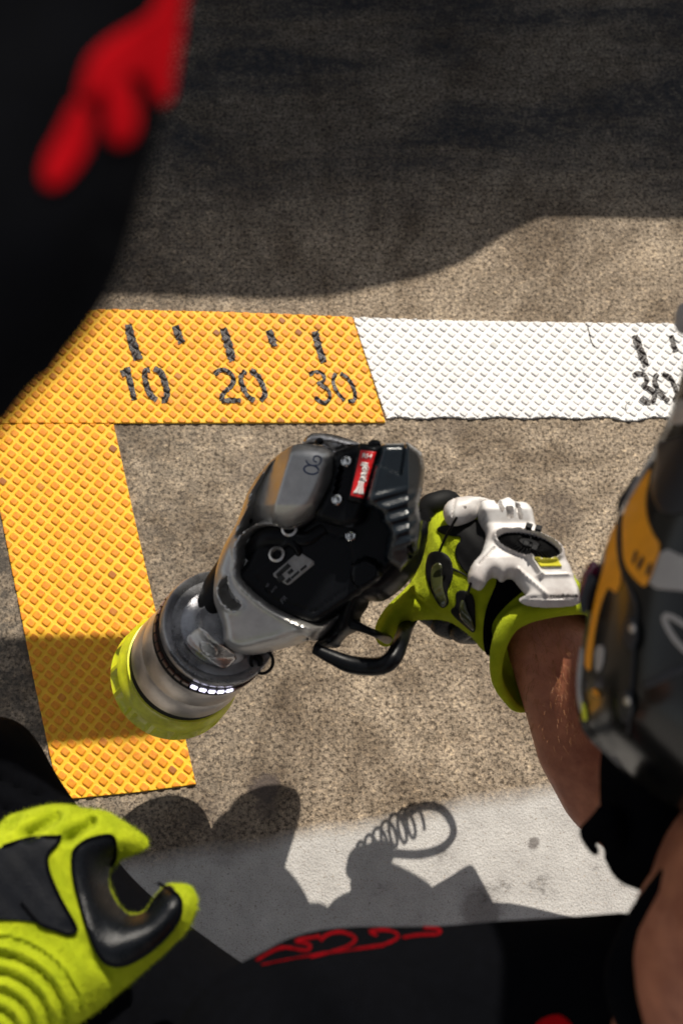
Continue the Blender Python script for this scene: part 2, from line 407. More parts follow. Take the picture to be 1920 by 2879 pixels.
# ================================================================== SETTING: ground
def ground_material():
    m = bpy.data.materials.new('speckled_concrete'); m.use_nodes = True; n = m.node_tree.nodes; l = m.node_tree.links; b = n['Principled BSDF']
    b.inputs['Roughness'].default_value = .85; b.inputs['Specular IOR Level'].default_value = .25
    tc = n.new('ShaderNodeTexCoord'); O = tc.outputs['Object']
    def noise(s, det=4, rg=.6, vec=None, dist=0.):
        t = n.new('ShaderNodeTexNoise'); t.inputs['Scale'].default_value = s; t.inputs['Detail'].default_value = det; t.inputs['Roughness'].default_value = rg; t.inputs['Distortion'].default_value = dist
        l.new(vec or O, t.inputs['Vector']); return t.outputs['Fac']
    def ramp(f, stops):
        r = n.new('ShaderNodeValToRGB'); e = r.color_ramp.elements
        while len(e) < len(stops): e.new(.5)
        for k, (p, c) in enumerate(stops): e[k].position = p; e[k].color = (*c, 1) if len(c) == 3 else c
        l.new(f, r.inputs[0]); return r.outputs[0]
    def mix(a, c, f, mode='MIX'):
        x = n.new('ShaderNodeMix'); x.data_type = 'RGBA'; x.blend_type = mode
        for s, v in ((6, a), (7, c), (0, f)):
            if isinstance(v, (tuple, float, int)): x.inputs[s].default_value = v if not isinstance(v, tuple) else (*v, 1)
            else: l.new(v, x.inputs[s])
        return x.outputs[2]
    def mth(op, a, c=0., clamp=False):
        x = n.new('ShaderNodeMath'); x.operation = op; x.use_clamp = clamp
        for s, v in ((0, a), (1, c)):
            if isinstance(v, (float, int)): x.inputs[s].default_value = v
            else: l.new(v, x.inputs[s])
        return x.outputs[0]
    g = (0, 0, 0); W = (1, 1, 1)
    base = ramp(noise(5, 5, .6), [(.3, (.215, .172, .13)), (.7, (.355, .292, .222))])
    med = ramp(noise(42, 7, .75), [(.34, (.62, .60, .58)), (.62, (1.12, 1.12, 1.12))]); c = mix(base, med, 1.0, 'MULTIPLY'); blot = ramp(noise(11, 6, .7), [(.36, (.60, .57, .54)), (.54, (1., 1., 1.)), (.70, (1.18, 1.16, 1.12))]); c = mix(c, blot, 1.0, 'MULTIPLY')
    grain = ramp(noise(260, 4, .75), [(.39, (.20, .18, .16)), (.49, (.95, .95, .95)), (.63, (1.5, 1.47, 1.4))]); c = mix(c, grain, .9, 'MULTIPLY')
    v = n.new('ShaderNodeTexVoronoi'); v.inputs['Scale'].default_value = 420; l.new(O, v.inputs['Vector'])
    sep = n.new('ShaderNodeSeparateColor'); l.new(v.outputs['Color'], sep.inputs[0])
    peb = ramp(sep.outputs[0], [(0., (.50, .46, .43)), (.12, (.86, .85, .84)), (.85, (1, 1, 1)), (1., (1.5, 1.45, 1.35))]); c = mix(c, peb, .75, 'MULTIPLY')
    # darker weathered zone (left/below the tape)
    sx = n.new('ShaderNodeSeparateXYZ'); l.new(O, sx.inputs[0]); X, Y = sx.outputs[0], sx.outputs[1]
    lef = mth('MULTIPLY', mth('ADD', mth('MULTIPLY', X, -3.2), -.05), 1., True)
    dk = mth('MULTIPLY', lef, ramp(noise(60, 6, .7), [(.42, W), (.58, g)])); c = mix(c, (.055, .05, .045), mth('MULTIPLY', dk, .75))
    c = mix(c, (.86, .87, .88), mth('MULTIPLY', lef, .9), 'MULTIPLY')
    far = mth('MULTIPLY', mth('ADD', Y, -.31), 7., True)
    c = mix(c, (.42, .45, .50), mth('MULTIPLY', far, .9), 'MULTIPLY')  # lane beyond the tape darkened and cooled: top shadow deepened in the colour
    # tyre rubber smears across the lane
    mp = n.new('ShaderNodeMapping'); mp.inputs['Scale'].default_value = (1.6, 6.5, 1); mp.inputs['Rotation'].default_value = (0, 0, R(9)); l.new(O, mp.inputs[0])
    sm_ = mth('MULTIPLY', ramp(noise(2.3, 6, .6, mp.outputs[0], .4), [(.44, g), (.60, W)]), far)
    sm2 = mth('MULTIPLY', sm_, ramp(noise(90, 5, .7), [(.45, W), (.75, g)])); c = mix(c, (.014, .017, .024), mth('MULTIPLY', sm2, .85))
    # pale sprayed box paint, soft edge
    a = P(420, 2420, 0); bb = P(1620, 2215, 0); dx, dy = bb.x - a.x, bb.y - a.y; L = math.hypot(dx, dy); nx, ny = dy / L, -dx / L
    dd = mth('ADD', mth('MULTIPLY', X, nx), mth('ADD', mth('MULTIPLY', Y, ny), -(a.x * nx + a.y * ny)))
    dd = mth('ADD', dd, mth('MULTIPLY', mth('ADD', noise(9, 3), -.5), .022))
    pm = mth('ADD', mth('MULTIPLY', dd, 55.), .5, True)
    pores = ramp(noise(300, 3, .75), [(.34, g), (.42, W)])
    pm2 = mth('MULTIPLY', pm, mth('ADD', mth('MULTIPLY', pores, .55), .45))
    worn = ramp(noise(26, 6, .7), [(.30, (.17, .16, .15)), (.40, (.38, .365, .35)), (.7, (.50, .485, .465))])
    speck = ramp(noise(700, 2, .6), [(.3, (.72, .72, .72)), (.5, W)]); worn = mix(worn, speck, 1., 'MULTIPLY')
    c = mix(c, worn, pm2)
    # oil spots
    for (qx, qy, rr, k) in ((745, 2215, .015, .8), (745, 2275, .011, .5), (1500, 2370, .006, .7), (620, 2330, .035, .25), (1350, 2560, .02, .5), (1400, 1400, .02, .35), (1560, 1090 + 350, .025, .3), (720, 1330, .03, .25), (1240, 1180, .03, .25)):
        p = P(qx, qy, 0); dx_ = mth('ADD', X, -p.x); dy_ = mth('ADD', Y, -p.y)
        q = mth('SQRT', mth('ADD', mth('MULTIPLY', dx_, dx_), mth('MULTIPLY', dy_, dy_)))
        q = mth('ADD', q, mth('MULTIPLY', mth('ADD', noise(70, 5, .7), -.5), rr * 1.5))
        f = mth('MULTIPLY', mth('SUBTRACT', 1.15, mth('DIVIDE', q, rr)), 2.2, True)
        c = mix(c, (.07, .055, .05), mth('MULTIPLY', f, k))
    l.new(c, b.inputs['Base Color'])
    hsum = mth('ADD', mth('MULTIPLY', noise(330, 3, .7), 1.), mth('MULTIPLY', v.outputs['Distance'], .8))
    bp = n.new('ShaderNodeBump'); bp.inputs['Strength'].default_value = .7; bp.inputs['Distance'].default_value = .0009; l.new(hsum, bp.inputs['Height']); l.new(bp.outputs[0], b.inputs['Normal'])
    return m
g = 60.0
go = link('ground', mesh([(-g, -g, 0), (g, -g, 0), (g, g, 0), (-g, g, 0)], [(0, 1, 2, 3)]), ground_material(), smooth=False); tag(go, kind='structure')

# ================================================================== TAPES
def tape_material(name, chan, pad, pad2, dirt):
    m = bpy.data.materials.new(name); m.use_nodes = True; n = m.node_tree.nodes; l = m.node_tree.links; b = n['Principled BSDF']
    b.inputs['Roughness'].default_value = .55; b.inputs['Specular IOR Level'].default_value = .35
    at = n.new('ShaderNodeAttribute'); at.attribute_name = 'pad'; rn = n.new('ShaderNodeAttribute'); rn.attribute_name = 'rnd'
    tc = n.new('ShaderNodeTexCoord'); t = n.new('ShaderNodeTexNoise'); t.inputs['Scale'].default_value = 260; t.inputs['Detail'].default_value = 5; l.new(tc.outputs['Object'], t.inputs[0])
    def mix(a, c, f):
        x = n.new('ShaderNodeMix'); x.data_type = 'RGBA'
        for s, v in ((6, a), (7, c), (0, f)):
            if isinstance(v, tuple): x.inputs[s].default_value = (*v, 1)
            elif isinstance(v, float): x.inputs[s].default_value = v
            else: l.new(v, x.inputs[s])
        return x.outputs[2]
    r = n.new('ShaderNodeValToRGB'); r.color_ramp.elements[0].position = .35; r.color_ramp.elements[1].position = .65; l.new(t.outputs['Fac'], r.inputs[0])
    p = mix(pad2, pad, r.outputs[0])
    rr = n.new('ShaderNodeValToRGB'); rr.color_ramp.elements[0].position = .965; rr.color_ramp.elements[0].color = (0, 0, 0, 1); rr.color_ramp.elements[1].position = 1.; rr.color_ramp.elements[1].color = (1, 1, 1, 1); l.new(rn.outputs['Fac'], rr.inputs[0])
    p = mix(p, dirt, rr.outputs[0])
    t3 = n.new('ShaderNodeTexNoise'); t3.inputs['Scale'].default_value = 22; t3.inputs['Detail'].default_value = 4; l.new(tc.outputs['Object'], t3.inputs[0])
    r3 = n.new('ShaderNodeValToRGB'); r3.color_ramp.elements[0].position = .35; r3.color_ramp.elements[1].position = .7; l.new(t3.outputs['Fac'], r3.inputs[0])
    ch = mix(tuple(c * .82 for c in chan), chan, r3.outputs[0])
    t4 = n.new('ShaderNodeTexNoise'); t4.inputs['Scale'].default_value = 13; t4.inputs['Detail'].default_value = 8; t4.inputs['Roughness'].default_value = .75; l.new(tc.outputs['Object'], t4.inputs[0])
    r4 = n.new('ShaderNodeValToRGB'); r4.color_ramp.elements[0].position = .55; r4.color_ramp.elements[0].color = (0, 0, 0, 1); r4.color_ramp.elements[1].position = .75; r4.color_ramp.elements[1].color = (.45, .45, .45, 1); l.new(t4.outputs['Fac'], r4.inputs[0])
    l.new(mix(mix(ch, p, at.outputs['Fac']), dirt, r4.outputs[0]), b.inputs['Base Color'])
    t2 = n.new('ShaderNodeTexNoise'); t2.inputs['Scale'].default_value = 500; t2.inputs['Detail'].default_value = 4; l.new(tc.outputs['Object'], t2.inputs[0])
    bp = n.new('ShaderNodeBump'); bp.inputs['Strength'].default_value = .35; bp.inputs['Distance'].default_value = .0006; l.new(t2.outputs['Fac'], bp.inputs['Height']); l.new(bp.outputs[0], b.inputs['Normal'])
    return m
def tape(name, outline, ref, ea, eb, m, z0, label, jag=.0):
    """embossed marking tape: raised diamond pads on a lattice, cut to its outline"""
    o0 = P(*ref, 0); a = P(ref[0] + ea[0], ref[1] + ea[1], 0) - o0; b = P(ref[0] + eb[0], ref[1] + eb[1], 0) - o0
    poly = np.array([P(*p, 0)[:2] for p in outline])
    Mi = np.linalg.inv(np.array([[a.x, b.x], [a.y, b.y]])); ij = (poly - np.array(o0[:2])) @ Mi.T
    i0, j0 = np.floor(ij.min(0)).astype(int) - 1; i1, j1 = np.ceil(ij.max(0)).astype(int) + 1
    cut = np.array([0, .09, .16, .205, .25, .32, .42, .5, .58, .68, .75, .795, .84, .91])
    K = len(cut); us = np.concatenate([cut + i for i in range(i0, i1)]); vs = np.concatenate([cut + j for j in range(j0, j1)])
    U, Vv = np.meshgrid(us, vs, indexing='ij'); fu = U - np.floor(U + 1e-9); fv = Vv - np.floor(Vv + 1e-9)
    ci = np.floor(U + 1e-9).astype(int) - i0; cj = np.floor(Vv + 1e-9).astype(int) - j0
    rx = RNG.normal(0, .016, (i1 - i0 + 1, j1 - j0 + 1)); ry = RNG.normal(0, .016, rx.shape); rh = 1 + RNG.normal(0, .10, rx.shape); rc = RNG.random(rx.shape); rw = RNG.normal(0, .012, rx.shape)
    du = np.abs(fu - .5 - rx[ci, cj]); dv = np.abs(fv - .5 - ry[ci, cj])
    e = 5.5; q = (du ** e + dv ** e) ** (1 / e) + rw[ci, cj]                      # rounded square
    s = np.clip((.375 - q) / .075, 0, 1); s = s * s * (3 - 2 * s)
    H = .0015 * s * rh[ci, cj] + .00018 * np.sin(U * 2.1) * np.sin(Vv * 1.7)
    pa = np.clip((.368 - q) / .05, 0, 1)
    X = o0.x + U * a.x + Vv * b.x; Y = o0.y + U * a.y + Vv * b.y
    pts = np.stack([X.ravel(), Y.ravel()], 1); nu, nv = U.shape
    # cut to outline: keep quads whose centre is inside, snap the rim vertices onto the outline
    cx = (X[:-1, :-1] + X[1:, 1:]) / 2; cy = (Y[:-1, :-1] + Y[1:, 1:]) / 2
    ki = inside(np.stack([cx.ravel(), cy.ravel()], 1), poly).reshape(cx.shape)
    used = np.zeros(U.shape, bool)
    for di in (0, 1):
        for dj in (0, 1): used[di:di + ki.shape[0], dj:dj + ki.shape[1]] |= ki
    full = np.ones(U.shape, bool); full[:] = True
    cntn = np.zeros(U.shape, int)
    for di in (0, 1):
        for dj in (0, 1): cntn[di:di + ki.shape[0], dj:dj + ki.shape[1]] += ki
    rim = used & (cntn < 4); rid = np.where(rim.ravel())[0]
    A = poly; B = np.roll(poly, -1, 0); best = np.full(len(rid), 1e9); snap = pts[rid].copy()
    for k in range(len(A)):
        d = B[k] - A[k]; t = np.clip(((pts[rid] - A[k]) @ d) / (d @ d), 0, 1); c = A[k] + t[:, None] * d; ds = np.hypot(*(pts[rid] - c).T)
        w_ = ds < best; best[w_] = ds[w_]; snap[w_] = c[w_]
    if jag: snap += RNG.normal(0, jag, snap.shape)
    pts[rid] = snap
    idx = -np.ones(nu * nv, int); uid = np.where(used.ravel())[0]; idx[uid] = np.arange(len(uid))
    verts = np.c_[pts[uid], z0 + .0016 + H.ravel()[uid]]
    ii, jj = np.where(ki); A0 = ii * nv + jj
    fl = a.x * b.y - a.y * b.x > 0
    quads = np.stack([idx[A0], idx[A0 + nv], idx[A0 + nv + 1], idx[A0 + 1]], 1)
    if not fl: quads = quads[:, ::-1]
    nv0 = len(verts); low = verts.copy(); faces = [tuple(int(t) for t in qd) for qd in quads]
    E = {}
    for qd in quads.tolist():
        for k in range(4): E[(qd[k], qd[(k + 1) % 4])] = 1
    rimv = {}; extra = []
    for (p_, q_) in list(E):
        if (q_, p_) not in E:
            for r_ in (p_, q_):
                if r_ not in rimv: rimv[r_] = nv0 + len(extra); extra.append((verts[r_][0], verts[r_][1], 0.0002))
            faces.append((q_, p_, rimv[p_], rimv[q_]))
    me = bpy.data.meshes.new('m'); me.from_pydata([tuple(v) for v in verts] + extra, [], faces); me.update()
    at = me.attributes.new('pad', 'FLOAT', 'POINT'); at.data.foreach_set('value', np.r_[pa.ravel()[uid], np.zeros(len(extra))])
    at = me.attributes.new('rnd', 'FLOAT', 'POINT'); at.data.foreach_set('value', np.r_[rc[ci, cj].ravel()[uid], np.zeros(len(extra))])
    o = link(name, me, m); tag(o, label, 'marking tape'); return o
MY = tape_material('yellow_embossed_tape', (.84, .47, .022), (.72, .28, .008), (.58, .19, .008), (.25, .08, .02))
MW = tape_material('white_embossed_tape', (.84, .82, .80), (.66, .65, .64), (.60, .585, .57), (.50, .49, .47))
t_bar = tape('yellow_marking_tape', [(-1500, 890), (-420, 880), (310, 873), (600, 879), (990, 894), (1040, 1050), (1083, 1190), (600, 1191), (-420, 1193), (-1500, 1200)], (327.7, 887.7), (23, 17), (-15.5, 17), MY, .0004, 'yellow diamond embossed floor tape with painted 10, 20 and 30')
t_leg = tape('yellow_marking_tape', [(-60, 1194), (321, 1194.5), (375, 1440), (447, 1755), (552, 2206), (390, 2228), (170, 2250), (100, 1925), (5, 1450), (-30, 1270)], (80, 1200), (24.2, 17.6), (-16.3, 19.6), MY, 0, 'plain yellow diamond embossed floor tape running under the wheel gun')
wl = [(993, 895), (1200, 902), (1500, 908), (1680, 911), (2300, 915), (2300, 1170)]
for k in range(22): wl.append((1950 - k * 39.5, 1176 + 3.2 * math.sin(k * 1.7) + (6 if k in (5, 4) else 0)))
wl.append((1086, 1179)); wl.append((1043, 1050))
t_white = tape('white_marking_tape', wl, (1027, 911), (22.4, 15.4), (-13.4, 15.4), MW, .0002, 'white diamond embossed floor tape with a thin crack and painted 30', .0003)

M['paint'] = mat('black_stencil_paint', (.010, .008, .008), .45, 0, 0, 200, .4, 500, col2=(.028, .018, .015), spec=.4)
def paint(name, paths, wd, o, parent):
    b = bvh_of(o)
    bmv = []; bf = []
    for k, pth in enumerate(paths):
        p = resample(catmull(pth, 6) if len(pth) > 2 else pth, max(6, int(np.hypot(*np.diff(np.array(pth, float), axis=0).T).sum() / 5)))
        poly = stroke_poly(p, wd * (1.3 if wd > 4 else 1), .12); V, T, nb = fill(poly, 2.6); A = drape_pts(V, b, .0010 + .00004 * k)
        if A is None: continue
        k0 = len(bmv); n = len(A); B = [q + (q - Vector(CL)).normalized() * .00025 for q in A]; bmv += A + B
        tr = []
        for f in T:
            a_, b_, c_ = V[f[0]], V[f[1]], V[f[2]]
            if (b_[0] - a_[0]) * (c_[1] - a_[1]) - (b_[1] - a_[1]) * (c_[0] - a_[0]) > 0: f = f[::-1]
            tr.append(f)
        bf += [tuple(i + k0 for i in f) for f in tr]
    return link(name, mesh(bmv, bf), M['paint'], parent)
def N1(p): return [(300 + x * .1913, 860 + y * .1913) for x, y in p]
def N3(p): return [(x * .7015, 840 + y * .7015) for x, y in p]
paint('tick_mark', [N1([(320, 270), (350, 420), (390, 560), (470, 790)])], 19, t_bar, t_bar)
paint('tick_mark', [N1([(1010, 290), (1060, 430), (1110, 545)])], 16, t_bar, t_bar)
paint('tick_mark', [N3([(895, 118), (912, 170), (932, 250)])], 18, t_bar, t_bar)
paint('tick_mark', [N3([(1078, 125), (1090, 160), (1100, 190)])], 16, t_bar, t_bar)
paint('tick_mark', [N3([(1262, 130), (1275, 185), (1298, 255)])], 14, t_bar, t_bar)
paint('numeral', [N1([(300, 900), (340, 1080), (370, 1200), (410, 1380)]), N1([(215, 1000), (300, 960)])], 13, t_bar, t_bar)
paint('numeral', [N1([(640, 935), (570, 960), (570, 1080), (610, 1230), (660, 1320), (740, 1380)]), N1([(700, 915), (800, 980), (860, 1130), (890, 1270), (870, 1370), (810, 1380)])], 13, t_bar, t_bar)
paint('numeral', [N3([(860, 302), (885, 285), (915, 292), (935, 315), (930, 345), (895, 380), (888, 408)]), N3([(888, 409), (925, 407), (966, 408)])], 10, t_bar, t_bar)
paint('numeral', [N3([(985, 288), (965, 315), (975, 355), (995, 390), (1020, 408)]), N3([(1005, 285), (1035, 312), (1055, 350), (1062, 385), (1045, 408)])], 11, t_bar, t_bar)
paint('numeral', [N3([(1240, 305), (1262, 292), (1292, 300), (1300, 325), (1272, 342)]), N3([(1285, 345), (1315, 365), (1322, 395), (1300, 418), (1262, 395)])], 8, t_bar, t_bar)
paint('numeral', [N3([(1345, 298), (1335, 330), (1350, 370), (1380, 408)]), N3([(1365, 298), (1395, 320), (1420, 365), (1420, 405), (1395, 410)])], 8, t_bar, t_bar)
W6 = lambda p: [(960 + x * .6122, 860 + y * .6122) for x, y in p]
paint('tick_mark', [W6([(1345, 135), (1370, 200), (1398, 278)])], 15, t_white, t_white)
paint('tick_mark', [W6([(1512, 135), (1522, 175), (1535, 210)])], 10, t_white, t_white)
paint('numeral', [W6([(1338, 322), (1362, 308), (1392, 318), (1400, 345), (1382, 368)]), W6([(1385, 370), (1420, 385), (1436, 412), (1425, 438), (1398, 442), (1372, 422)])], 10, t_white, t_white)
paint('numeral', [W6([(1452, 312), (1436, 335), (1446, 375), (1470, 410), (1500, 438)]), W6([(1472, 312), (1505, 330), (1530, 370), (1540, 410), (1525, 438)])], 10, t_white, t_white)
M['crack'] = mat('crack_shadowed_dirt', (.03, .027, .025), .9)
def crack(pth, wd): 
    q = paint('crack', [W6(pth)], wd, t_white, t_white); q.data.materials[0] = M['crack']
crack([(1122, 80), (1135, 115), (1140, 145), (1152, 175), (1162, 190)], 2.4); crack([(1322, 440), (1304, 455), (1306, 485), (1325, 495)], 1.6)

# ================================================================== WHEEL GUN
DZ = .045
gun = thing('wheel_gun', 'grey and black pit stop wheel gun with neon socket cup over the yellow tape', 'wheel gun', P(468, 1925, .13))
AX = np.array([.365, .055, .93]); AX /= np.linalg.norm(AX); OC = np.array(P(472, 1922, .098 + DZ))
AXX = np.cross(AX, [0, 1, 0]); AXX /= np.linalg.norm(AXX); AXY = np.cross(AX, AXX)
def oncup(th, r, h): return Vector(OC + AX * h + r * (AXX * math.cos(th) + AXY * math.sin(th)))
NP = 16
def cupmod(i, r, h, th):
    if i in (2, 3, 4):
        s = (th / (2 * math.pi) * NP) % 1; k = min(1, max(0, (s - .12) / .07)) * min(1, max(0, (.88 - s) / .07)); return r - .0036 * k
    return r
lathe('socket_cup', OC, AX, [(0.0465, 0.0140), (0.0539, 0.0158), (0.0542, 0.0210), (0.0541, 0.0228), (0.0531, 0.0346), (0.0529, 0.0363), (0.0521, 0.0399), (0.0510, 0.0434), (0.0487, 0.0480), (0.0487, 0.0539), (0.0452, 0.0551), (0.0421, 0.0527), (0.0421, 0.0187)], M['neoncup'], gun, 192, cupmod)
lathe('rubber_seal', OC, AX, [(0.0423, 0.0476), (0.0475, 0.0492), (0.0467, 0.0651), (0.0414, 0.0667)], M['blackmatt'], gun)
lathe('collar', OC, AX, [(0.0416, 0.0635), (0.0477, 0.0642), (0.0482, 0.0658), (0.0468, 0.0920), (0.0462, 0.0934), (0.0462, 0.0945), (0.0466, 0.0957), (0.0447, 0.1254), (0.0439, 0.1270), (0.0387, 0.1270)], M['collar'], gun)
lr = lathe('light_ring', OC, AX, [(0.0387, 0.1254), (0.0462, 0.1262), (0.0467, 0.1286), (0.0462, 0.1302), (0.0456, 0.1421), (0.0458, 0.1436), (0.0454, 0.1461), (0.0378, 0.1461)], M['blackmatt'], gun)
for k in range(40):
    th = 2 * math.pi * k / 40
    q = oncup(th, .0464, .136); px = proj(q)[0]
    lit = 540 < px[0] < 665 and px[1] > 1850
    rot = Matrix((oncup(th, 1, 0) - Vector(OC), Vector(AX), (oncup(th, 1, 0) - Vector(OC)).cross(Vector(AX)))).transposed()
    box_at('led' if lit else 'light_window', q, .0016, .0040 if lit else .0048, .0050 if lit else .0060, rot, M['led'] if lit else M['led_off'], lr, .0005)
lathe('flange', OC, AX, [(0.0344, 0.1445), (0.0450, 0.1452), (0.0462, 0.1476), (0.0466, 0.1524), (0.0463, 0.1560), (0.0452, 0.1580), (0.0435, 0.1577), (0.0385, 0.1545), (0.0310, 0.1545), (0.0265, 0.1580), (0.0225, 0.1660), (0.0200, 0.1730), (0.0002, 0.1735)], M['dish'], gun, 128)
fl = bvh_of(gun.children[-1]) if False else bvh_of([o for o in COL.objects if o.name == 'flange'][0])
drape('clamp_collar', R2([(645, 640), (750, 545), (800, 570), (920, 680), (1065, 770), (975, 862), (890, 850), (780, 760), (700, 700)]), fl, M['steel'], gun, .007, .006, 6, 1)
cc = bvh_of([o for o in COL.objects if o.name == 'clamp_collar'][0])
drape('clamp_button', R2([(750, 665), (800, 650), (870, 685), (905, 740), (890, 780), (840, 782), (775, 745)]), cc, M['steel'], [o for o in COL.objects if o.name == 'clamp_collar'][0], .0012, .0014, 5, 2)

GP = Plane(800, 1550, .285 + DZ, (-.20, -.42, 1))
cav = np.array(smooth_poly(R1([(345, 770), (370, 700), (425, 645), (490, 622), (570, 625), (650, 655), (720, 620), (800, 560), (880, 430), (960, 300), (1040, 250), (1160, 300), (1400, 700), (1300, 900), (1120, 1025), (1010, 1100), (905, 1175), (830, 1228), (740, 1205), (620, 1150), (500, 1080), (405, 995), (350, 930), (342, 880), (356, 830)]), 2))
vent = np.array(smooth_poly(R1([(288, 915), (262, 945), (245, 975), (236, 1010), (262, 1070), (310, 1115), (350, 1120), (378, 1085), (335, 1050), (300, 1000), (288, 950)]), 1))
hole = np.array(smooth_poly(R1([(672, 1300), (690, 1280), (740, 1270), (780, 1288), (730, 1318), (680, 1322)]), 1))
DOMEP = np.array(R1([(320, 690), (360, 610), (402, 520), (428, 420), (475, 340), (530, 265), (600, 195), (690, 142), (780, 120), (900, 150), (950, 300), (862, 440), (785, 575), (700, 625), (640, 645), (560, 610), (480, 610), (410, 650), (350, 700)]))
def shell_fn(px, d):
    h = np.zeros(len(px)); s = signed(px, cav)
    h -= .016 * np.clip((s + 1) / 7, 0, 1); h += .0022 * np.exp(-((s + 8) / 6) ** 2)
    s = signed(px, vent); h -= .020 * np.clip(s / 6, 0, 1); h += .0016 * np.exp(-((s + 6) / 5) ** 2)
    s = signed(px, DOMEP); h -= .050 * np.clip((s - 4) / 10, 0, 1) * np.clip((d - .004) / .005, 0, 1)
    s = signed(px, hole); h -= .018 * np.clip(s / 5, 0, 1)
    r = np.hypot(px[:, 0] - (500 + 452 * .4783), px[:, 1] - (1180 + 460 * .4783)); h -= .0012 * np.exp(-((r - 13) / 3) ** 2) + .002 * (r < 6)
    return h
shell = pillow('shell', R1([(243, 925), (256, 830), (310, 690), (365, 600), (400, 520), (425, 430), (470, 350), (530, 265), (600, 195), (690, 145), (800, 170), (900, 260), (960, 330), (1100, 500), (1200, 800), (1120, 1040), (1000, 1130), (925, 1240), (822, 1310), (770, 1292), (700, 1325), (600, 1350), (500, 1378), (420, 1382), (350, 1350), (290, 1300), (296, 1200), (270, 1130), (240, 1060), (236, 990)]), GP.shift(-.020), (.046, .016), (.03, .030), .0016, M['silver'], gun, shell_fn, it=4, wall=.012)
M['silver'].node_tree.nodes['Principled BSDF'].inputs['Roughness'].default_value = .40
pillow('neck_sleeve', R1([(292, 738), (215, 860), (155, 945), (105, 1090), (92, 1165), (120, 1200), (180, 1245), (230, 1275), (275, 1275), (305, 1235), (300, 1160), (330, 1100), (420, 1000), (380, 800)]), GP.shift(-.010), (.020, .02), (.02, .02), .0022, M['blackmatt'], gun)
dp = Plane(800, 1380, .334 + DZ, (-.18, -.40, 1))
def dome_fn(px, d):
    # crease between top facet and side facet
    x = (px[:, 0] - 500) / .4783; y = (px[:, 1] - 1180) / .4783
    crease = 680 - (y - 150) * .30
    return -.00018 * np.clip(crease - x, 0, 600) - .00008 * np.clip(y - 500, 0, 120)
def undercut(pts, pl, fn):
    out = []
    for T in pts:
        p = np.array(T, float)
        for _ in range(30):
            w0 = np.array(pl.at(*p)) + np.array(pl.n) * float(fn(np.array([p]), None)[0]); p = p + .6 * (np.array(T) - proj(w0)[0])
        out.append(tuple(p))
    return out
dome = pillow('motor_cover', undercut(R1([(312, 695), (360, 610), (402, 520), (428, 420), (475, 340), (530, 265), (600, 195), (690, 142), (780, 140), (865, 165), (905, 200), (918, 270), (905, 350), (862, 440), (820, 520), (785, 575), (700, 625), (640, 650), (560, 615), (480, 618), (400, 665), (345, 740)]), dp, dome_fn), dp, (.012, .010), (.020, .02), .0016, M['silver'], gun, dome_fn, it=8, wall=.12)
# black inner cover with boss, seam and cable
cover = pillow('inner_cover', R1([(352, 890), (420, 830), (470, 700), (560, 660), (700, 640), (800, 570), (900, 430), (1000, 320), (1150, 330), (1380, 700), (1290, 905), (1120, 1020), (900, 1170), (820, 1218), (640, 1150), (500, 1070), (408, 990), (356, 930)]), GP, (.020, .006), (.006, .01), .002, M['black'], gun,
    lambda px, d: .010 * np.clip((95 * .4783 - np.hypot(px[:, 0] - 500 - 1110 * .4783, px[:, 1] - 1180 - 905 * .4783)) / 8, 0, 1) - .0012 * (np.abs(signed(px, np.array(R1([(430, 900), (800, 640), (1000, 700), (1040, 960), (800, 1130), (560, 1060)])))) < 2.2), it=2)
cb = bvh_of(cover)
hood = lathe('hose_port', GP.shift(.004).at(*R1([(470, 755)])[0]), (-.1, -.1, 1), [(.0205, -.015), (.0205, .004), (.0215, .006), (.0225, .005), (.0225, -.015)], M['blackmatt'], gun, 48)
tube('hose', [P(*R1([q])[0], z + DZ) for q, z in (((440, 800), .280), ((520, 700), .300), ((640, 690), .307), ((760, 700), .309), ((860, 640), .312))], [.010, .009, .0075, .006, .006], M['black'], gun)
tube('hose', [P(*R1([q])[0], z + DZ) for q, z in (((560, 800), .292), ((640, 720), .309), ((690, 740), .309), ((720, 800), .302))], .0035, M['black'], gun)
for q in ((655, 640), (580, 790)):
    lathe('hose_clip', GP.shift(.024).at(*R1([q])[0]), (-.2, -.1, 1), [(.0055, -.003), (.0062, 0), (.0045, .001), (.0035, -.002)], M['steel'], gun, 20)
lab = drape('rating_label', R1([(560, 905), (575, 892), (700, 783), (718, 780), (800, 832), (803, 850), (660, 968), (642, 972), (565, 922)]), cb, M['label_grey'], gun, .0006, .0006, 8, 0)
lb = bvh_of(lab)
def rect(cx, cy, w_, h_, ang):
    c, s = math.cos(R(ang)), math.sin(R(ang)); return R1([(cx + x * c - y * s, cy + x * s + y * c) for x, y in ((-w_ / 2, -h_ / 2), (w_ / 2, -h_ / 2), (w_ / 2, h_ / 2), (-w_ / 2, h_ / 2))])
for cx, cy, w_, h_ in ((620, 885, 96, 26), (605, 935, 42, 34), (662, 893, 34, 20), (690, 912, 60, 14), (738, 872, 44, 14), (650, 945, 34, 20), (600, 905, 50, 12)):
    drape('printed_block', rect(cx, cy, w_, h_, -41), lb, M['label_black'], lab, .0004, .0003, 6, 0)
text_part('printed_mark', 'FR', R1([(615, 1085)])[0], (16 * .85, -19 * .85), (-11, -15), cb, M['ink_grey'], gun, bold=.0)
text_part('printed_mark', 'RMS', R1([(555, 1020)])[0], (8, -9.5), (-6, -7.5), cb, M['ink_grey'], gun)
text_part('printed_mark', '4JE', R1([(520, 990)])[0], (8, -9.5), (-6, -7.5), cb, M['ink_grey'], gun)
db = bvh_of(dome)
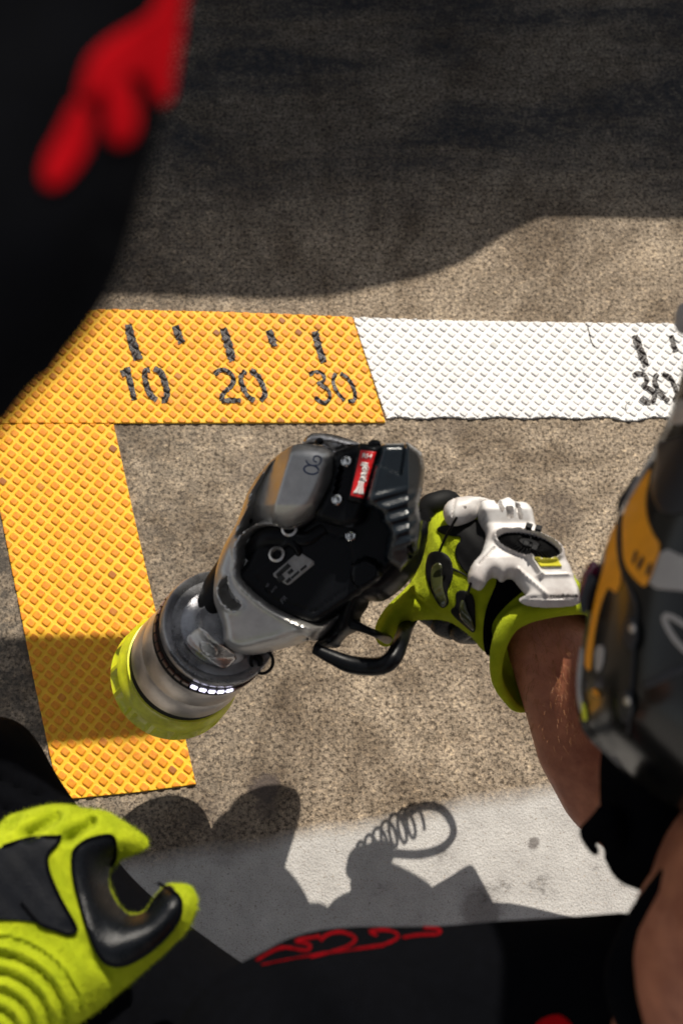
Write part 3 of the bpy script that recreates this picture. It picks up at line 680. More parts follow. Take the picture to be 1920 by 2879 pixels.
# handwritten digits on the cover
def ring_stroke(name, cx, cy, rx, ry, ang, wd, a0, a1, bv, m, parent, extra=None):
    pts = [(cx + rx * math.cos(t) * math.cos(R(ang)) - ry * math.sin(t) * math.sin(R(ang)), cy + rx * math.cos(t) * math.sin(R(ang)) + ry * math.sin(t) * math.cos(R(ang))) for t in np.linspace(a0, a1, 26)]
    if extra: pts = pts + extra
    return drape(name, stroke_poly(resample(R1(pts), 44), wd * .4783, .06), bv, m, parent, .0004, .0003, 3, 0)
drape('written_digit', stroke_poly(resample(B4([(205 + 78 * math.cos(t) * .99 - 46 * math.sin(t) * .14, 525 + 78 * math.cos(t) * .14 + 46 * math.sin(t)) for t in np.linspace(.2, 6.3, 26)]), 50), 4.6, .06), db, M['ink_blue'], dome, .0004, .0003, 3, 0)
drape('written_digit', stroke_poly(resample(catmull(B4([(150, 422), (168, 458), (215, 480), (272, 476), (310, 440), (306, 398), (268, 378), (232, 395), (233, 430), (265, 446)]), 6), 50), 3.6, .06), db, M['ink_blue'], dome, .0006, .0003, 3, 0)
# middle mount and label block
mount = pillow('centre_mount', R1([(905, 200), (980, 165), (1060, 138), (1190, 150), (1215, 300), (1115, 520), (1090, 620), (960, 640), (840, 600), (790, 580), (865, 445), (918, 300)]), GP.shift(.030), (.010, .006), (.02, .01), .002, M['black'], gun,
    lambda px, d: -.008 * (np.abs((px[:, 0] - 500) / .4783 - 905 + (((px[:, 1] - 1180) / .4783) - 400) * .22 - 30) < 9) * (((px[:, 1] - 1180) / .4783) > 270) * (((px[:, 1] - 1180) / .4783) < 470), it=2, wall=.01)
blk = pillow('label_block', R1([(1062, 142), (1080, 138), (1188, 152), (1196, 165), (1100, 490), (1085, 500), (998, 485), (992, 470)]), GP.shift(.044), (.006, .003), (.01, .005), .0012, M['black'], gun, sm=1, it=1, wall=.012)
bb_ = bvh_of(blk)
rl = drape('red_label', R1([(1074, 178), (1166, 190), (1090, 463), (1014, 448)]), bb_, M['label_red'], gun, .0005, .0004, 5, 0); rb = bvh_of(rl)
text_part('lettering', 'RH', (820 + 733 * .2679, 1180 + 398 * .2679), (21.0, 2.9), (3.4, -19), rb, M['ink_white'], rl, .0005, .02)
text_part('lettering', 'paoli', (820 + 755 * .2679, 1180 + 648 * .2679), (6.5, -27.5), (-26, -4.5), rb, M['ink_white'], rl, .0005, .035)
text_part('lettering', 'PIT STOP', (820 + 782 * .2679, 1180 + 628 * .2679), (2.2, -9.5), (-8.5, -1.8), rb, M['ink_white'], rl, .0005, .0)
for pl_ in ([(700, 642), (722, 645), (690, 775), (640, 768), (672, 730), (695, 685)], [(726, 646), (740, 648), (722, 782), (694, 777)], [(744, 648), (760, 650), (750, 700), (756, 786), (726, 783)]):
    drape('emblem', B4(pl_), rb, M['ink_white'], rl, .0005, .0003, 3, 0)
# battery
def bat_fn(px, d):
    x = (px[:, 0] - 500) / .4783; y = (px[:, 1] - 1180) / .4783
    h = np.zeros(len(px))
    h -= .00016 * np.clip(x - 1352 - np.clip(y - 500, 0, 500) * .05, 0, 200)                     # right-hand chamfer
    rec = np.array([(1150, 60), (1352, 60), (1316, 330), (1156, 265), (1190, 130)]); h -= .009 * np.clip(signed(np.stack([x, y], 1), rec) / 8, 0, 1)
    t = (x - 1150) * .30 + (y - 520)                                                          # slanted grip ridges
    z = np.clip((y - 380) / 60, 0, 1) * np.clip((790 - y) / 40, 0, 1) * np.clip((1405 - x) / 15, 0, 1)
    h += z * .0011 * np.sin(2 * math.pi * t / 82.)
    slot = np.array([(1345, 735), (1372, 730), (1395, 800), (1360, 830)]); h -= .01 * np.clip(signed(np.stack([x, y], 1), slot) / 5, 0, 1)
    h -= .00010 * np.clip(y - 700, 0, 300)
    return h
bat = pillow('battery', R1([(1190, 152), (1210, 138), (1350, 134), (1438, 188), (1446, 215), (1461, 285), (1445, 400), (1420, 508), (1442, 600), (1432, 690), (1420, 790), (1400, 800), (1312, 902), (1290, 880), (1222, 842), (1211, 800), (1240, 665), (1225, 640), (1194, 598), (1190, 552), (1150, 525), (1102, 508), (1100, 480), (1150, 275)]), Plane(1150, 1450, .352 + DZ, (0, -.38, 1)), (.014, .005), (.03, .01), .0012, M['navy'], gun, bat_fn, sm=0, it=1, wall=.035)
bev_ = pillow('battery_latch', R1([(1416, 520), (1440, 516), (1470, 540), (1482, 575), (1455, 600), (1430, 580)]), GP.shift(.02), (.01, .005), (.01, .005), .002, M['blackmatt'], gun)
lower = pillow('handle', R1([(1000, 820), (1100, 620), (1250, 640), (1440, 560), (1480, 640), (1440, 820), (1400, 900), (1300, 1010), (1225, 1060), (1190, 1072), (1122, 1062), (1125, 1090), (1070, 1165), (1075, 1205), (1055, 1245), (1005, 1262), (960, 1310), (950, 1345), (870, 1340), (800, 1360), (790, 1325), (880, 1250), (940, 1160)]), GP.shift(-.012), (.030, .02), (.03, .02), .0022, M['black'], gun, wob=.0003)
tg = [((800, 1345), .262, .0040), ((900, 1392), .262, .0055), ((1010, 1436), .262, .0068), ((1110, 1450), .264, .0070), ((1200, 1445), .268, .0070), ((1265, 1400), .272, .0068), ((1308, 1310), .262, .0062), ((1340, 1220), .215, .0060), ((1390, 1120), .19, .0062)]
tube('trigger_guard', [P(*R1([q])[0], z + DZ) for q, z, r in tg], [r for *_, r in tg], M['black'], gun, seg=14, n=8)
tube('trigger', [P(*R1([q])[0], z + DZ) for q, z in (((1020, 1200), .27), ((1090, 1228), .27), ((1170, 1262), .262), ((1230, 1290), .215))], [.0045, .0032, .0030, .0040], M['black'], gun)
# bail on top, screws, ring
bl = pillow('bail', R1([(722, 146), (750, 108), (785, 78), (850, 78), (905, 85), (990, 108), (1062, 138), (1058, 156), (980, 178), (925, 198), (880, 172), (850, 152), (800, 142)]), GP.shift(.012), (.006, .005), (.008, .006), .0012, M['steel'], gun,
    lambda px, d: -.004 * np.clip(signed(px, np.array(R1([(790, 118), (850, 118), (930, 128), (1020, 156), (925, 192), (850, 150)]))) / 3, 0, 1), it=2, wall=.01)
pillow('bail_clip', R1([(800, 140), (812, 112), (840, 102), (858, 118), (852, 145), (825, 152)]), GP.shift(.026), (.005, .004), (.005, .004), .0008, M['black'], gun)
pillow('top_knob', R1([(1112, 135), (1135, 120), (1160, 115), (1185, 122), (1198, 150), (1180, 175), (1130, 170)]), GP.shift(.036), (.006, .006), (.01, .006), .001, M['black'], gun)
for q in ((990, 245), (935, 470), (1015, 682)):
    pl_ = GP.shift(.042 if q[1] < 600 else .024); c = pl_.at(*R1([q])[0])
    b_ = lathe('bolt', c, (-.2, -.1, 1), [(.0001, -.006), (.0040, -.006), (.0042, .0005), (.0036, .0014), (.0026, .0016), (.0022, .0006), (.0001, .0004)], M['chrome'], gun, 24, close=False)
rc_ = P(*R2([(1235, 810)])[0], .235 + DZ)
rp = [rc_ + Vector((math.cos(t) * .0085, math.sin(t) * .0085, math.sin(t) * .004)) for t in np.linspace(0, 2 * math.pi, 11)[:-1]]
tube('split_ring', rp, .0013, M['blackmatt'], gun, closed=True)
tube('ring_lug', [P(*R2([q])[0], z + DZ) for q, z in (((1140, 775), .225), ((1180, 770), .232), ((1225, 800), .236), ((1215, 850), .232))], [.0035, .003, .0022, .0018], M['blackmatt'], gun)

def SH(px, py, z, z0=0.):
    q = P(px, py, z0); k = (z - z0) / math.tan(SUN_EL); return q + Vector((SX * k, SY * k, z - z0))
lz = .24; c0 = SH(1000, 2395, lz); c1 = SH(1175, 2300, lz); ax_ = (c1 - c0); L_ = ax_.length; ax_.normalize(); b1 = ax_.cross(Vector((0, 0, 1))).normalized(); b2 = Vector((0, 0, 1))
hel = [c0 + ax_ * L_ * t + (b1 * math.cos(t * 44) * .012 + b2 * math.sin(t * 44) * .012) * min(1, .35 + t) for t in np.linspace(0, 1, 64)]
tube('coil_shadow_caster', hel, .0016, M['blackmatt'], gun, seg=8, n=2)  # unseen coil added under the handle for its shadow on the paint
tube('loop_shadow_caster', [SH(x, y, lz) for x, y in ((1130, 2300), (1180, 2268), (1235, 2272), (1268, 2310), (1272, 2350), (1240, 2385), (1180, 2402), (1110, 2400))], .0034, M['blackmatt'], gun, seg=10)  # unseen loop, laid out along the sun rays to cast the loop shadow

# ================================================================== PERSON HOLDING THE GUN (right)
pb = thing('person', 'person at right in black shirt and orange printed helmet gripping the wheel gun', 'person', P(1900, 2500, 0))
arm = [(P(1510, 1740, .270), .030), (P(1550, 1810, .262), .036), (P(1583, 1875, .250), .040), (P(1622, 1960, .232), .044), (P(1675, 2080, .21), .050), (P(1745, 2190, .19), .053), (P(1860, 2270, .21), .054)]
upper = [(P(1860, 2270, .21), .054), (P(2080, 2420, .52), .055), (P(2250, 2600, .60), .075)]
neck = [(P(2260, 2380, .61), .055), (P(2100, 2680, .585), .062), (P(2085, 2900, .54), .07)]
torso = [(P(2090, 2900, .50), .085), (P(1750, 3400, .36), .12), (P(1300, 3550, .34), .12)]
head = [(P(2400, 1900, .60), .075), (P(2330, 2200, .61), .06), (P(2260, 2380, .61), .055)]
def arm_shape(co):
    c = co.copy(); n = np.sin(co[:, 0] * 60 + 1) * np.sin(co[:, 1] * 55) * np.sin(co[:, 2] * 50 + 2); c[:, 2] += n * .0012; return c
body = blob('body', [arm, upper, neck, torso, head], .0035, M['skin'], pb, 10, arm_shape)
# golden hairs on the lit forearm
bbv = bvh_of(body); hv = []; hf = []
for k in range(520):
    px = RNG.uniform(1440, 1650); py = RNG.uniform(1725, 2130)
    if RNG.random() < (py - 1725) / 520: continue
    d = Vector(ray(px, py)).normalized(); loc, nr, i_, t_ = bbv.ray_cast(Vector(CL), d)
    if loc is None: continue
    L = RNG.uniform(.005, .012); g_ = (Vector((RNG.normal(.1, .35), RNG.normal(-.9, .3), 0)) + nr * RNG.uniform(.25, .8)).normalized(); s_ = g_.cross(-d).normalized() * .00016; p0 = loc; p1 = loc + g_ * L * .55; p2 = loc + g_ * L * .95 - nr * L * .12
    k0 = len(hv); th_ = -d * .00016; hv += [p0 - s_, p0 + s_, p0 + th_, p1 - s_ * .8, p1 + s_ * .8, p1 + th_, p2]; hf += [(k0, k0 + 1, k0 + 4, k0 + 3), (k0 + 1, k0 + 2, k0 + 5, k0 + 4), (k0 + 2, k0, k0 + 3, k0 + 5), (k0 + 3, k0 + 4, k0 + 6), (k0 + 4, k0 + 5, k0 + 6), (k0 + 5, k0 + 3, k0 + 6)]
link('arm_hair', mesh(hv, hf), M['hair'], pb)

# glove
HP = Plane(1300, 1600, .290, (-.42, -.42, 1))
def hand_fn(px, d):
    h = np.zeros(len(px))
    # creases between thumb root, fingers and the back of the hand
    for a, b_, dp_ in (((1150, 1668), (1240, 1745), .004), ((1335, 1610), (1345, 1790), .002), ((1230, 1500), (1260, 1560), .002)):
        a = np.array(a, float); b_ = np.array(b_, float); v = b_ - a; t = np.clip(((px - a) @ v) / (v @ v), 0, 1); q = np.hypot(*(px - a - t[:, None] * v).T); h -= dp_ * np.exp(-(q / 9) ** 2)
    return h
glove = pillow('glove', [(1217, 1440), (1195, 1510), (1182, 1570), (1168, 1620), (1135, 1659), (1095, 1695), (1065, 1735), (1053, 1765), (1054, 1795), (1068, 1815), (1090, 1820), (1112, 1806), (1130, 1772), (1150, 1750), (1180, 1742), (1255, 1742), (1300, 1770), (1335, 1800), (1352, 1828), (1378, 1838), (1392, 1800), (1432, 1748), (1500, 1712), (1590, 1700), (1650, 1690), (1630, 1640), (1560, 1570), (1480, 1490), (1420, 1440), (1300, 1425)], HP, (.026, .030), (.030, .026), .0018, M['neon'], pb, hand_fn, it=12, wob=.0006)
gb = bvh_of(glove)
# fingers curled round the handle under the hand
for k, (q, z) in enumerate((([(1300, 1560), (1220, 1600), (1190, 1640), (1240, 1690)], .257), ([(1330, 1600), (1235, 1650), (1190, 1700), (1235, 1745)], .247), ([(1360, 1660), (1290, 1700), (1240, 1745), (1275, 1770)], .240), ([(1380, 1700), (1330, 1745), (1295, 1770), (1335, 1780)], .240))):
    tube('gloved_finger', [P(q[0][0], q[0][1], z + .02), P(q[1][0], q[1][1], z + .005), P(q[2][0], q[2][1], z - .006), P(q[3][0], q[3][1], z - .016)], [.0125, .0115, .0108, .0095], M['leather'], glove, seg=16)
tube('gloved_finger', [P(1190, 1480, .282), P(1205, 1430, .287), P(1228, 1415, .290), P(1262, 1410, .287), P(1290, 1450, .277)], [.009, .010, .0095, .009, .009], M['blackmatt'], glove, seg=16)
# cuff
CW = [((1650, 1708), .318), ((1600, 1706), .320), ((1541, 1712), .320), ((1480, 1726), .316), ((1435, 1752), .308), ((1407, 1800), .298), ((1394, 1860), .282), ((1398, 1915), .262), ((1425, 1962), .238), ((1462, 1990), .218), ((1530, 1965), .216), ((1605, 1900), .218), ((1665, 1815), .245), ((1678, 1745), .29)]
tube('cuff', [P(q[0], q[1], z) for q, z in CW], [.0062, .0064, .0070, .0074, .0074, .0064, .0052, .0045, .0042, .0040, .004, .005, .005, .006], M['neon'], glove, closed=True, seg=14, n=6)
def sleeve():
    A_ = [P(q[0], q[1], z) for q, z in CW]; n = len(A_); c1 = sum(A_, Vector()) / n; off = P(1440, 1650, .288) - P(1540, 1850, .308); V = []; 
    for k in range(5):
        t = k / 4
        for a in A_: V.append(a + off * t * .9 + (c1 - a) * .30 * t * (1 if k else 0))
    Fs = [(k * n + j, k * n + (j + 1) % n, (k + 1) * n + (j + 1) % n, (k + 1) * n + j) for k in range(4) for j in range(n)]
    o = link('wrist_sleeve', mesh(V, Fs), M['neon'], glove); s = o.modifiers.new('s', 'SOLIDIFY'); s.thickness = .002; m_ = o.modifiers.new('d', 'SUBSURF'); m_.levels = 2; m_.render_levels = 2
    return o
slv = sleeve()
allb = bvh_of(glove)
GPADS = []
def gpad(name, poly, m, lift=.0012, thick=.002, sm=2):
    GPADS.append(poly); return drape(name, poly, allb, m, glove, lift, thick, 5, sm)
gpad('strap', R3([(800, 590), (860, 590), (930, 610), (1000, 690), (965, 720), (880, 790), (800, 880), (770, 950), (790, 1040), (775, 1140), (730, 1120), (715, 1000), (730, 850), (770, 740), (810, 650)]), M['fabric_b'], .0022, .003)
gpad('grip_patch', R3([(410, 290), (470, 270), (560, 270), (640, 240), (700, 230), (740, 330), (720, 440), (650, 560), (620, 600), (580, 560), (545, 500), (530, 420), (590, 350), (500, 345), (430, 325)]), M['blackmatt'], .0015, .002)
gpad('finger_pad', R3([(345, 500), (365, 450), (430, 440), (495, 470), (520, 530), (525, 620), (480, 700), (500, 790), (450, 830), (400, 760), (350, 640), (340, 560)]), M['blackmatt'])
gpad('finger_pad', R3([(535, 720), (570, 698), (630, 710), (665, 750), (670, 850), (672, 1000), (600, 940), (520, 870), (500, 830), (545, 800)]), M['blackmatt'])
gpad('gel_insert', R3([(385, 530), (445, 515), (455, 600), (450, 680), (490, 790), (445, 820), (390, 720), (370, 620)]), M['gloss'], .0036, .002)
gpad('gel_insert', R3([(565, 770), (600, 765), (610, 830), (650, 900), (668, 985), (610, 930), (560, 880)]), M['gloss'], .0036, .002)
gpad('finger_pad', R3([(480, 555), (520, 545), (640, 620), (640, 640), (600, 600)]), M['blackmatt'])
# white wrist guard
WP = Plane(1480, 1560, .338, (-.05, .10, 1))
dc = np.array((975, 512.)); da = R(15)
def dloc(px):
    q = np.stack([(px[:, 0] - 1200) / .2934, (px[:, 1] - 1380) / .2934], 1) - dc
    return np.stack([q[:, 0] * math.cos(da) + q[:, 1] * math.sin(da), -q[:, 0] * math.sin(da) + q[:, 1] * math.cos(da)], 1)
def guard_fn(px, d):
    x = (px[:, 0] - 1200) / .2934; y = (px[:, 1] - 1380) / .2934; q = dloc(px); r = np.hypot(q[:, 0] / 325, q[:, 1] / 118)
    h = .0040 * np.exp(-((r - 1.03) / .07) ** 2) - .007 * np.clip((1 - r) / .05, 0, 1)
    xy = np.stack([x, y], 1)
    for poly, dp_ in (([(640, 120), (690, 120), (740, 200), (720, 230), (690, 200)], .006), ([(840, 140), (870, 140), (920, 275), (880, 275), (845, 220)], .006), ([(750, 182), (815, 182), (825, 270), (765, 262)], .006), ([(525, 235), (555, 240), (555, 300), (530, 300)], .005)):
        h -= dp_ * np.clip(signed(xy, np.array(poly, float)) / 6, 0, 1)
    h += .006 * np.clip((300 - y) / 90, 0, 1) * np.clip((x - 480) / 40, 0, 1)
    for a, b_, dp_, wd in (((640, 545), (500, 690), -.003, 9), ((600, 480), (420, 760), -.0012, 25), ((870, 740), (1150, 960), .0022, 16), ((985, 640), (1100, 790), .0045, 20), ((1060, 800), (1400, 790), .002, 12), ((900, 985), (1460, 985), -.0015, 12)):
        a = np.array(a, float); v = np.array(b_, float) - a; t = np.clip(((xy - a) @ v) / (v @ v), 0, 1); s = np.hypot(*(xy - a - t[:, None] * v).T); h += dp_ * np.exp(-(s / wd) ** 2)
    h -= .00002 * np.clip(y - 640, 0, 400)
    h += .0035 * np.clip((x - 1000) / 60, 0, 1) * np.clip((y - 960) / 30, 0, 1) * 0
    return h
guard = pillow('wrist_guard', G5([(490, 170), (520, 140), (560, 128), (645, 135), (690, 130), (760, 100), (800, 108), (840, 150), (920, 146), (965, 160), (1005, 210), (1045, 345), (1100, 410), (1240, 480), (1310, 560), (1325, 640), (1390, 745), (1405, 805), (1450, 890), (1480, 980), (1470, 1055), (1200, 1077), (1000, 1067), (900, 1032), (882, 990), (960, 968), (925, 925), (870, 865), (830, 805), (775, 795), (720, 842), (650, 778), (590, 812), (540, 902), (490, 912), (400, 862), (386, 800), (430, 690), (515, 610), (545, 520), (572, 415), (520, 310), (486, 240)]), WP, (.008, .006), (.006, .005), .0011, M['white_pl'], pb, guard_fn, sm=1, it=2, wall=.008)
kp = pillow('knuckle_plate', G5([(148, 190), (185, 115), (270, 68), (440, 58), (560, 75), (660, 98), (640, 125), (560, 135), (510, 170), (492, 250), (400, 305), (290, 340), (215, 335), (180, 305), (160, 250)]), WP.shift(-.004), (.012, .012), (.004, .006), .0012, M['white_pl'], guard,
    lambda px, d: -.003 * np.exp(-(np.abs((px[:, 0] - 1200) / .2934 - 275 + ((px[:, 1] - 1380) / .2934 - 60) * .18) / 8) ** 2) - .004 * np.clip(signed(px, np.array(G5([(330, 160), (385, 140), (380, 165)]))) / 3, 0, 1), it=3)
# ribbed dial in the guard
cpx = G5([tuple(dc)])[0]
D0 = WP.shift(.004); dctr = D0.at(*cpx)
ex = D0.at(*G5([(dc[0] + 315 * math.cos(da), dc[1] + 315 * math.sin(da))])[0]) - dctr; ey = D0.at(*G5([(dc[0] - 112 * math.sin(da), dc[1] + 112 * math.cos(da))])[0]) - dctr; en = D0.n
V = [dctr + en * .001]; Fs = []; NS = 144
rings = [(.12, .0030), (.30, .0032), (.36, .0010), (.6, .0008), (.97, -.0015), (1.0, -.004)]
for r, h in rings:
    for j in range(NS):
        t = 2 * math.pi * j / NS; hh = h + (.0011 * (1 if (j % 4) < 2 else -1) if .35 < r < .98 else 0); V.append(dctr + ex * r * math.cos(t) + ey * r * math.sin(t) + en * hh)
Fs += [(0, 1 + j, 1 + (j + 1) % NS) for j in range(NS)]
for i in range(len(rings) - 1):
    for j in range(NS): a = 1 + i * NS + j; b_ = 1 + i * NS + (j + 1) % NS; Fs.append((a, a + NS, b_ + NS, b_))
Fs.append(tuple(1 + (len(rings) - 1) * NS + j for j in range(NS)))
me = mesh(V, Fs); bm = bmesh.new(); bm.from_mesh(me); bmesh.ops.recalc_face_normals(bm, faces=bm.faces); bm.to_mesh(me); bm.free()
dial = link('dial', me, M['dialblack'], guard, smooth=False)
for q, hgt in (((965, 385), .011), ((1058, 400), .010), ((945, 520), .004), ((1025, 560), .004)):
    c = D0.at(*G5([q])[0]) + en * hgt * .5; rot = Matrix.Rotation(R(-20), 3, 'Z'); box_at('dial_prong', c, .0050, .0042, hgt, rot, M['black'], guard)
guv = bvh_of(guard)
tab = drape('yellow_tab', G5([(1028, 642), (1245, 645), (1292, 722), (1085, 725)]), guv, M['yellow_pl'], guard, .0018, .0022, 4, 0)
text_part('lettering', 'mobius', G5([(1180, 1022)])[0], (27, -.5), (-5, -16), guv, M['label_black'], guard, .0005, .012)
tube('lace', [P(*G5([q])[0], z) for q, z in (((285, 255), .350), ((230, 350), .342), ((175, 450), .334), ((120, 580), .324))], .0011, M['black'], glove)
tube('lace', [P(*G5([q])[0], z) for q, z in (((420, 880), .335), ((405, 930), .330), ((390, 985), .322))], .0012, M['black'], glove)

# shirt
SP = Plane(1300, 2800, .50, (0, -.05, 1))
def fold_fn(seed, amp, f=1.):
    rs = np.random.default_rng(seed); K = [(rs.uniform(-.012, .012) * f, rs.uniform(.006, .02) * f, rs.uniform(0, 6)) for _ in range(5)]
    return lambda px, d: amp * sum(np.sin(px[:, 0] * a + px[:, 1] * b + c + 1.3 * np.sin(px[:, 0] * .006 + c)) for a, b, c in K) / 3
shirt = pillow('shirt', [(470, 3300), (440, 3000), (500, 2880), (560, 2790), (640, 2725), (735, 2678), (799, 2642), (889, 2614), (1007, 2604), (1130, 2606), (1270, 2602), (1380, 2590), (1496, 2584), (1650, 2574), (1795, 2562), (1860, 2620), (2000, 2700), (2400, 2800), (2500, 3300)], SP, (.035, .05), (.05, .05), .006, M['fabric_b'], pb, fold_fn(3, .0060), it=8)
sleeve_ = pillow('shirt_sleeve', [(1700, 2060), (1684, 2140), (1684, 2240), (1690, 2330), (1695, 2395), (1712, 2450), (1745, 2485), (1790, 2500), (1830, 2520), (1990, 2640), (2300, 2640), (2350, 2060), (2000, 1950)], Plane(1900, 2300, .545, (0, -.1, 1)), (.03, .03), (.06, .05), .005, M['fabric_b'], pb, fold_fn(4, .001), it=6)
sb_ = bvh_of(shirt)
for k, pth in enumerate(([(720, 2700), (790, 2665), (860, 2672), (870, 2655), (830, 2645), (900, 2632)], [(870, 2690), (960, 2668), (1000, 2640), (960, 2620), (920, 2628), (900, 2645)], [(1000, 2668), (1080, 2655), (1120, 2632), (1090, 2615), (1040, 2618), (1060, 2630)], [(1130, 2636), (1180, 2628), (1230, 2626), (1232, 2612), (1190, 2608)], [(735, 2712), (850, 2690), (960, 2674), (1080, 2660)])):
    drape('red_script', stroke_poly(resample(catmull(pth, 8), 40), 9 if k < 4 else 5, .12), sb_, M['dullred'], shirt, .0008, .0008, 5, 0)
drape('red_script', [(1510, 2870), (1560, 2850), (1590, 2860), (1620, 2900), (1500, 2900)], sb_, M['red'], shirt, .0008, .0008, 8)
collar_ = tube('collar', [P(1950, 2420, .60), P(1850, 2540, .60), P(1778, 2660, .585), P(1752, 2760, .58), P(1800, 2890, .575), P(1950, 3000, .56)], .010, M['fabric_b'], shirt, seg=12)
# helmet
EP = Plane(2050, 1700, .62, (-.25, -.25, 1))
helmet = pillow('helmet', [(2050, 880), (1965, 930), (1925, 1000), (1900, 1110), (1872, 1190), (1832, 1268), (1790, 1345), (1748, 1425), (1715, 1500), (1684, 1580), (1662, 1660), (1646, 1750), (1632, 1840), (1622, 1920), (1620, 1990), (1630, 2045), (1660, 2085), (1700, 2120), (1760, 2180), (1850, 2250), (2000, 2330), (2300, 2330), (2550, 2000), (2600, 1500), (2400, 1000), (2200, 870)], EP, (.085, .11), (.06, .10), .0045, M['helm'], pb, it=14)
hb_ = bvh_of(helmet)
def hp(name, poly, m, lift=.0012, th=.001, res=9, sm=1): return drape(name, H6(poly), hb_, m, helmet, lift, th, res, sm)
hp('black_panel', [(630, 20), (650, -200), (1500, -200), (1500, 420), (900, 420), (830, 365), (760, 385), (690, 380), (640, 340), (605, 240), (600, 130)], M['helm_bk'])
hp('orange_panel', [(600, 30), (540, 110), (470, 220), (410, 330), (385, 420), (385, 560), (390, 700), (430, 800), (500, 880), (560, 925), (620, 780), (675, 610), (620, 540), (570, 420), (555, 280), (585, 130)], M['helm_or'])
hp('orange_panel', [(355, 430), (300, 520), (270, 640), (245, 780), (200, 940), (165, 1100), (140, 1250), (115, 1400), (110, 1500), (155, 1545), (165, 1420), (190, 1230), (220, 1080), (275, 920), (300, 930), (345, 970), (385, 870), (365, 700), (350, 560)], M['helm_or'])
for p_ in ([(480, 640), (500, 650), (475, 740), (450, 750)], [(520, 690), (550, 690), (510, 790), (485, 780)], [(580, 735), (605, 740), (580, 835), (550, 825)]): hp('printed_mark', p_, M['helm_bk'], .0026, .0006, 6)
hp('grey_panel', [(680, 615), (850, 700), (1400, 800), (1400, 1000), (836, 945), (570, 925), (620, 790)], M['helm_gr'])
hp('white_edge', [(612, -10), (540, 90), (462, 225), (412, 335), (398, 330), (435, 215), (520, 75), (585, -15)], M['helm_gr'])
hp('swoosh', stroke_poly(resample(catmull([(1100, 1300), (880, 1210), (760, 1140), (700, 1125), (705, 1180), (790, 1320), (930, 1440), (1100, 1500)], 8), 60), 42), M['helm_gr'])
hp('black_band', stroke_poly(resample(catmull([(540, 1640), (640, 1600), (760, 1540), (900, 1500), (1200, 1480)], 8), 40), 60), M['helm_bk'])
hp('rim_seal', stroke_poly(resample(catmull([(375, 380), (358, 480), (355, 620), (375, 760), (420, 880), (470, 1000), (490, 1100), (470, 1400), (450, 1700), (430, 2000)], 8), 80), 22), M['helm_bk'], .002, .003)
hp('grey_mark', [(180, 1350), (262, 1340), (245, 1500), (192, 1565)], M['helm_gr'], .0015)
hp('pale_edge', [(85, 1330), (105, 1400), (90, 1560), (85, 1680), (105, 1780), (125, 1840), (80, 1850), (55, 1740), (50, 1600), (65, 1450)], M['helm_gr'])
hp('neon_edge', [(90, 1745), (120, 1790), (132, 1890), (105, 1910), (88, 1850)], M['neoncup'], .003)
hp('orange_mark', [(165, 1665), (190, 1660), (225, 1710), (205, 1725), (165, 1690)], M['helm_or'], .002)
for q in ((445, 1255), (410, 1790)):
    sc_ = hp('screw_mount', [(q[0] + 58 * math.cos(t), q[1] + 125 * math.sin(t)) for t in np.linspace(0, 6.283, 20)[:-1]], M['helm_bk'], .004, .005)
    hp('screw', [(q[0] + 12 + 26 * math.cos(t), q[1] - 35 + 34 * math.sin(t)) for t in np.linspace(0, 6.283, 16)[:-1]], M['steel'], .0055, .002, 6)
pillow('rim_clip', [(1901, 935), (1893, 905), (1902, 862), (1925, 842), (1990, 850), (1990, 945), (1930, 945)], Plane(1930, 890, .60, (-.2, -.2, 1)), (.008, .008), (.008, .008), .0015, M['helm_gr'], helmet)
hp('grey_mark', [(760, -360), (800, -460), (900, -480), (900, -300), (800, -270), (750, -290)], M['helm_gr'], .0015)
hlm = Plane(1780, 1400, .61, (-.3, -.2, 1))
pillow('vent_block', [(1733, 1408), (1760, 1372), (1785, 1330), (1800, 1345), (1790, 1400), (1765, 1440), (1734, 1450)], hlm, (.008, .006), (.008, .006), .0015, M['helm_bk'], helmet)
pod = pillow('side_pod', H6([(170, 712), (215, 740), (232, 800), (215, 870), (170, 930), (125, 1050), (90, 1062), (62, 1020), (65, 930), (85, 840), (120, 760)]), Plane(1655, 1640, .60, (-.4, -.2, 1)), (.012, .012), (.012, .012), .0015, M['crimson'], helmet)
pillow('pod_base', H6([(140, 800), (200, 850), (175, 980), (125, 1120), (80, 1100), (66, 1010), (110, 900)]), Plane(1655, 1680, .608, (-.4, -.2, 1)), (.006, .008), (.012, .012), .0015, M['helm_bk'], helmet)
pillow('chin_strap', R5([(540, 1650), (500, 1710), (440, 1780), (385, 1830), (370, 1890), (395, 1950), (440, 2020), (480, 2065), (520, 2075), (540, 2050), (535, 2010), (515, 1985), (530, 1965), (560, 1990), (600, 2060), (760, 2060), (760, 1650)]), Plane(1680, 2330, .56, (-.1, -.1, 1)), (.010, .010), (.010, .010), .002, M['fabric_b'], helmet)

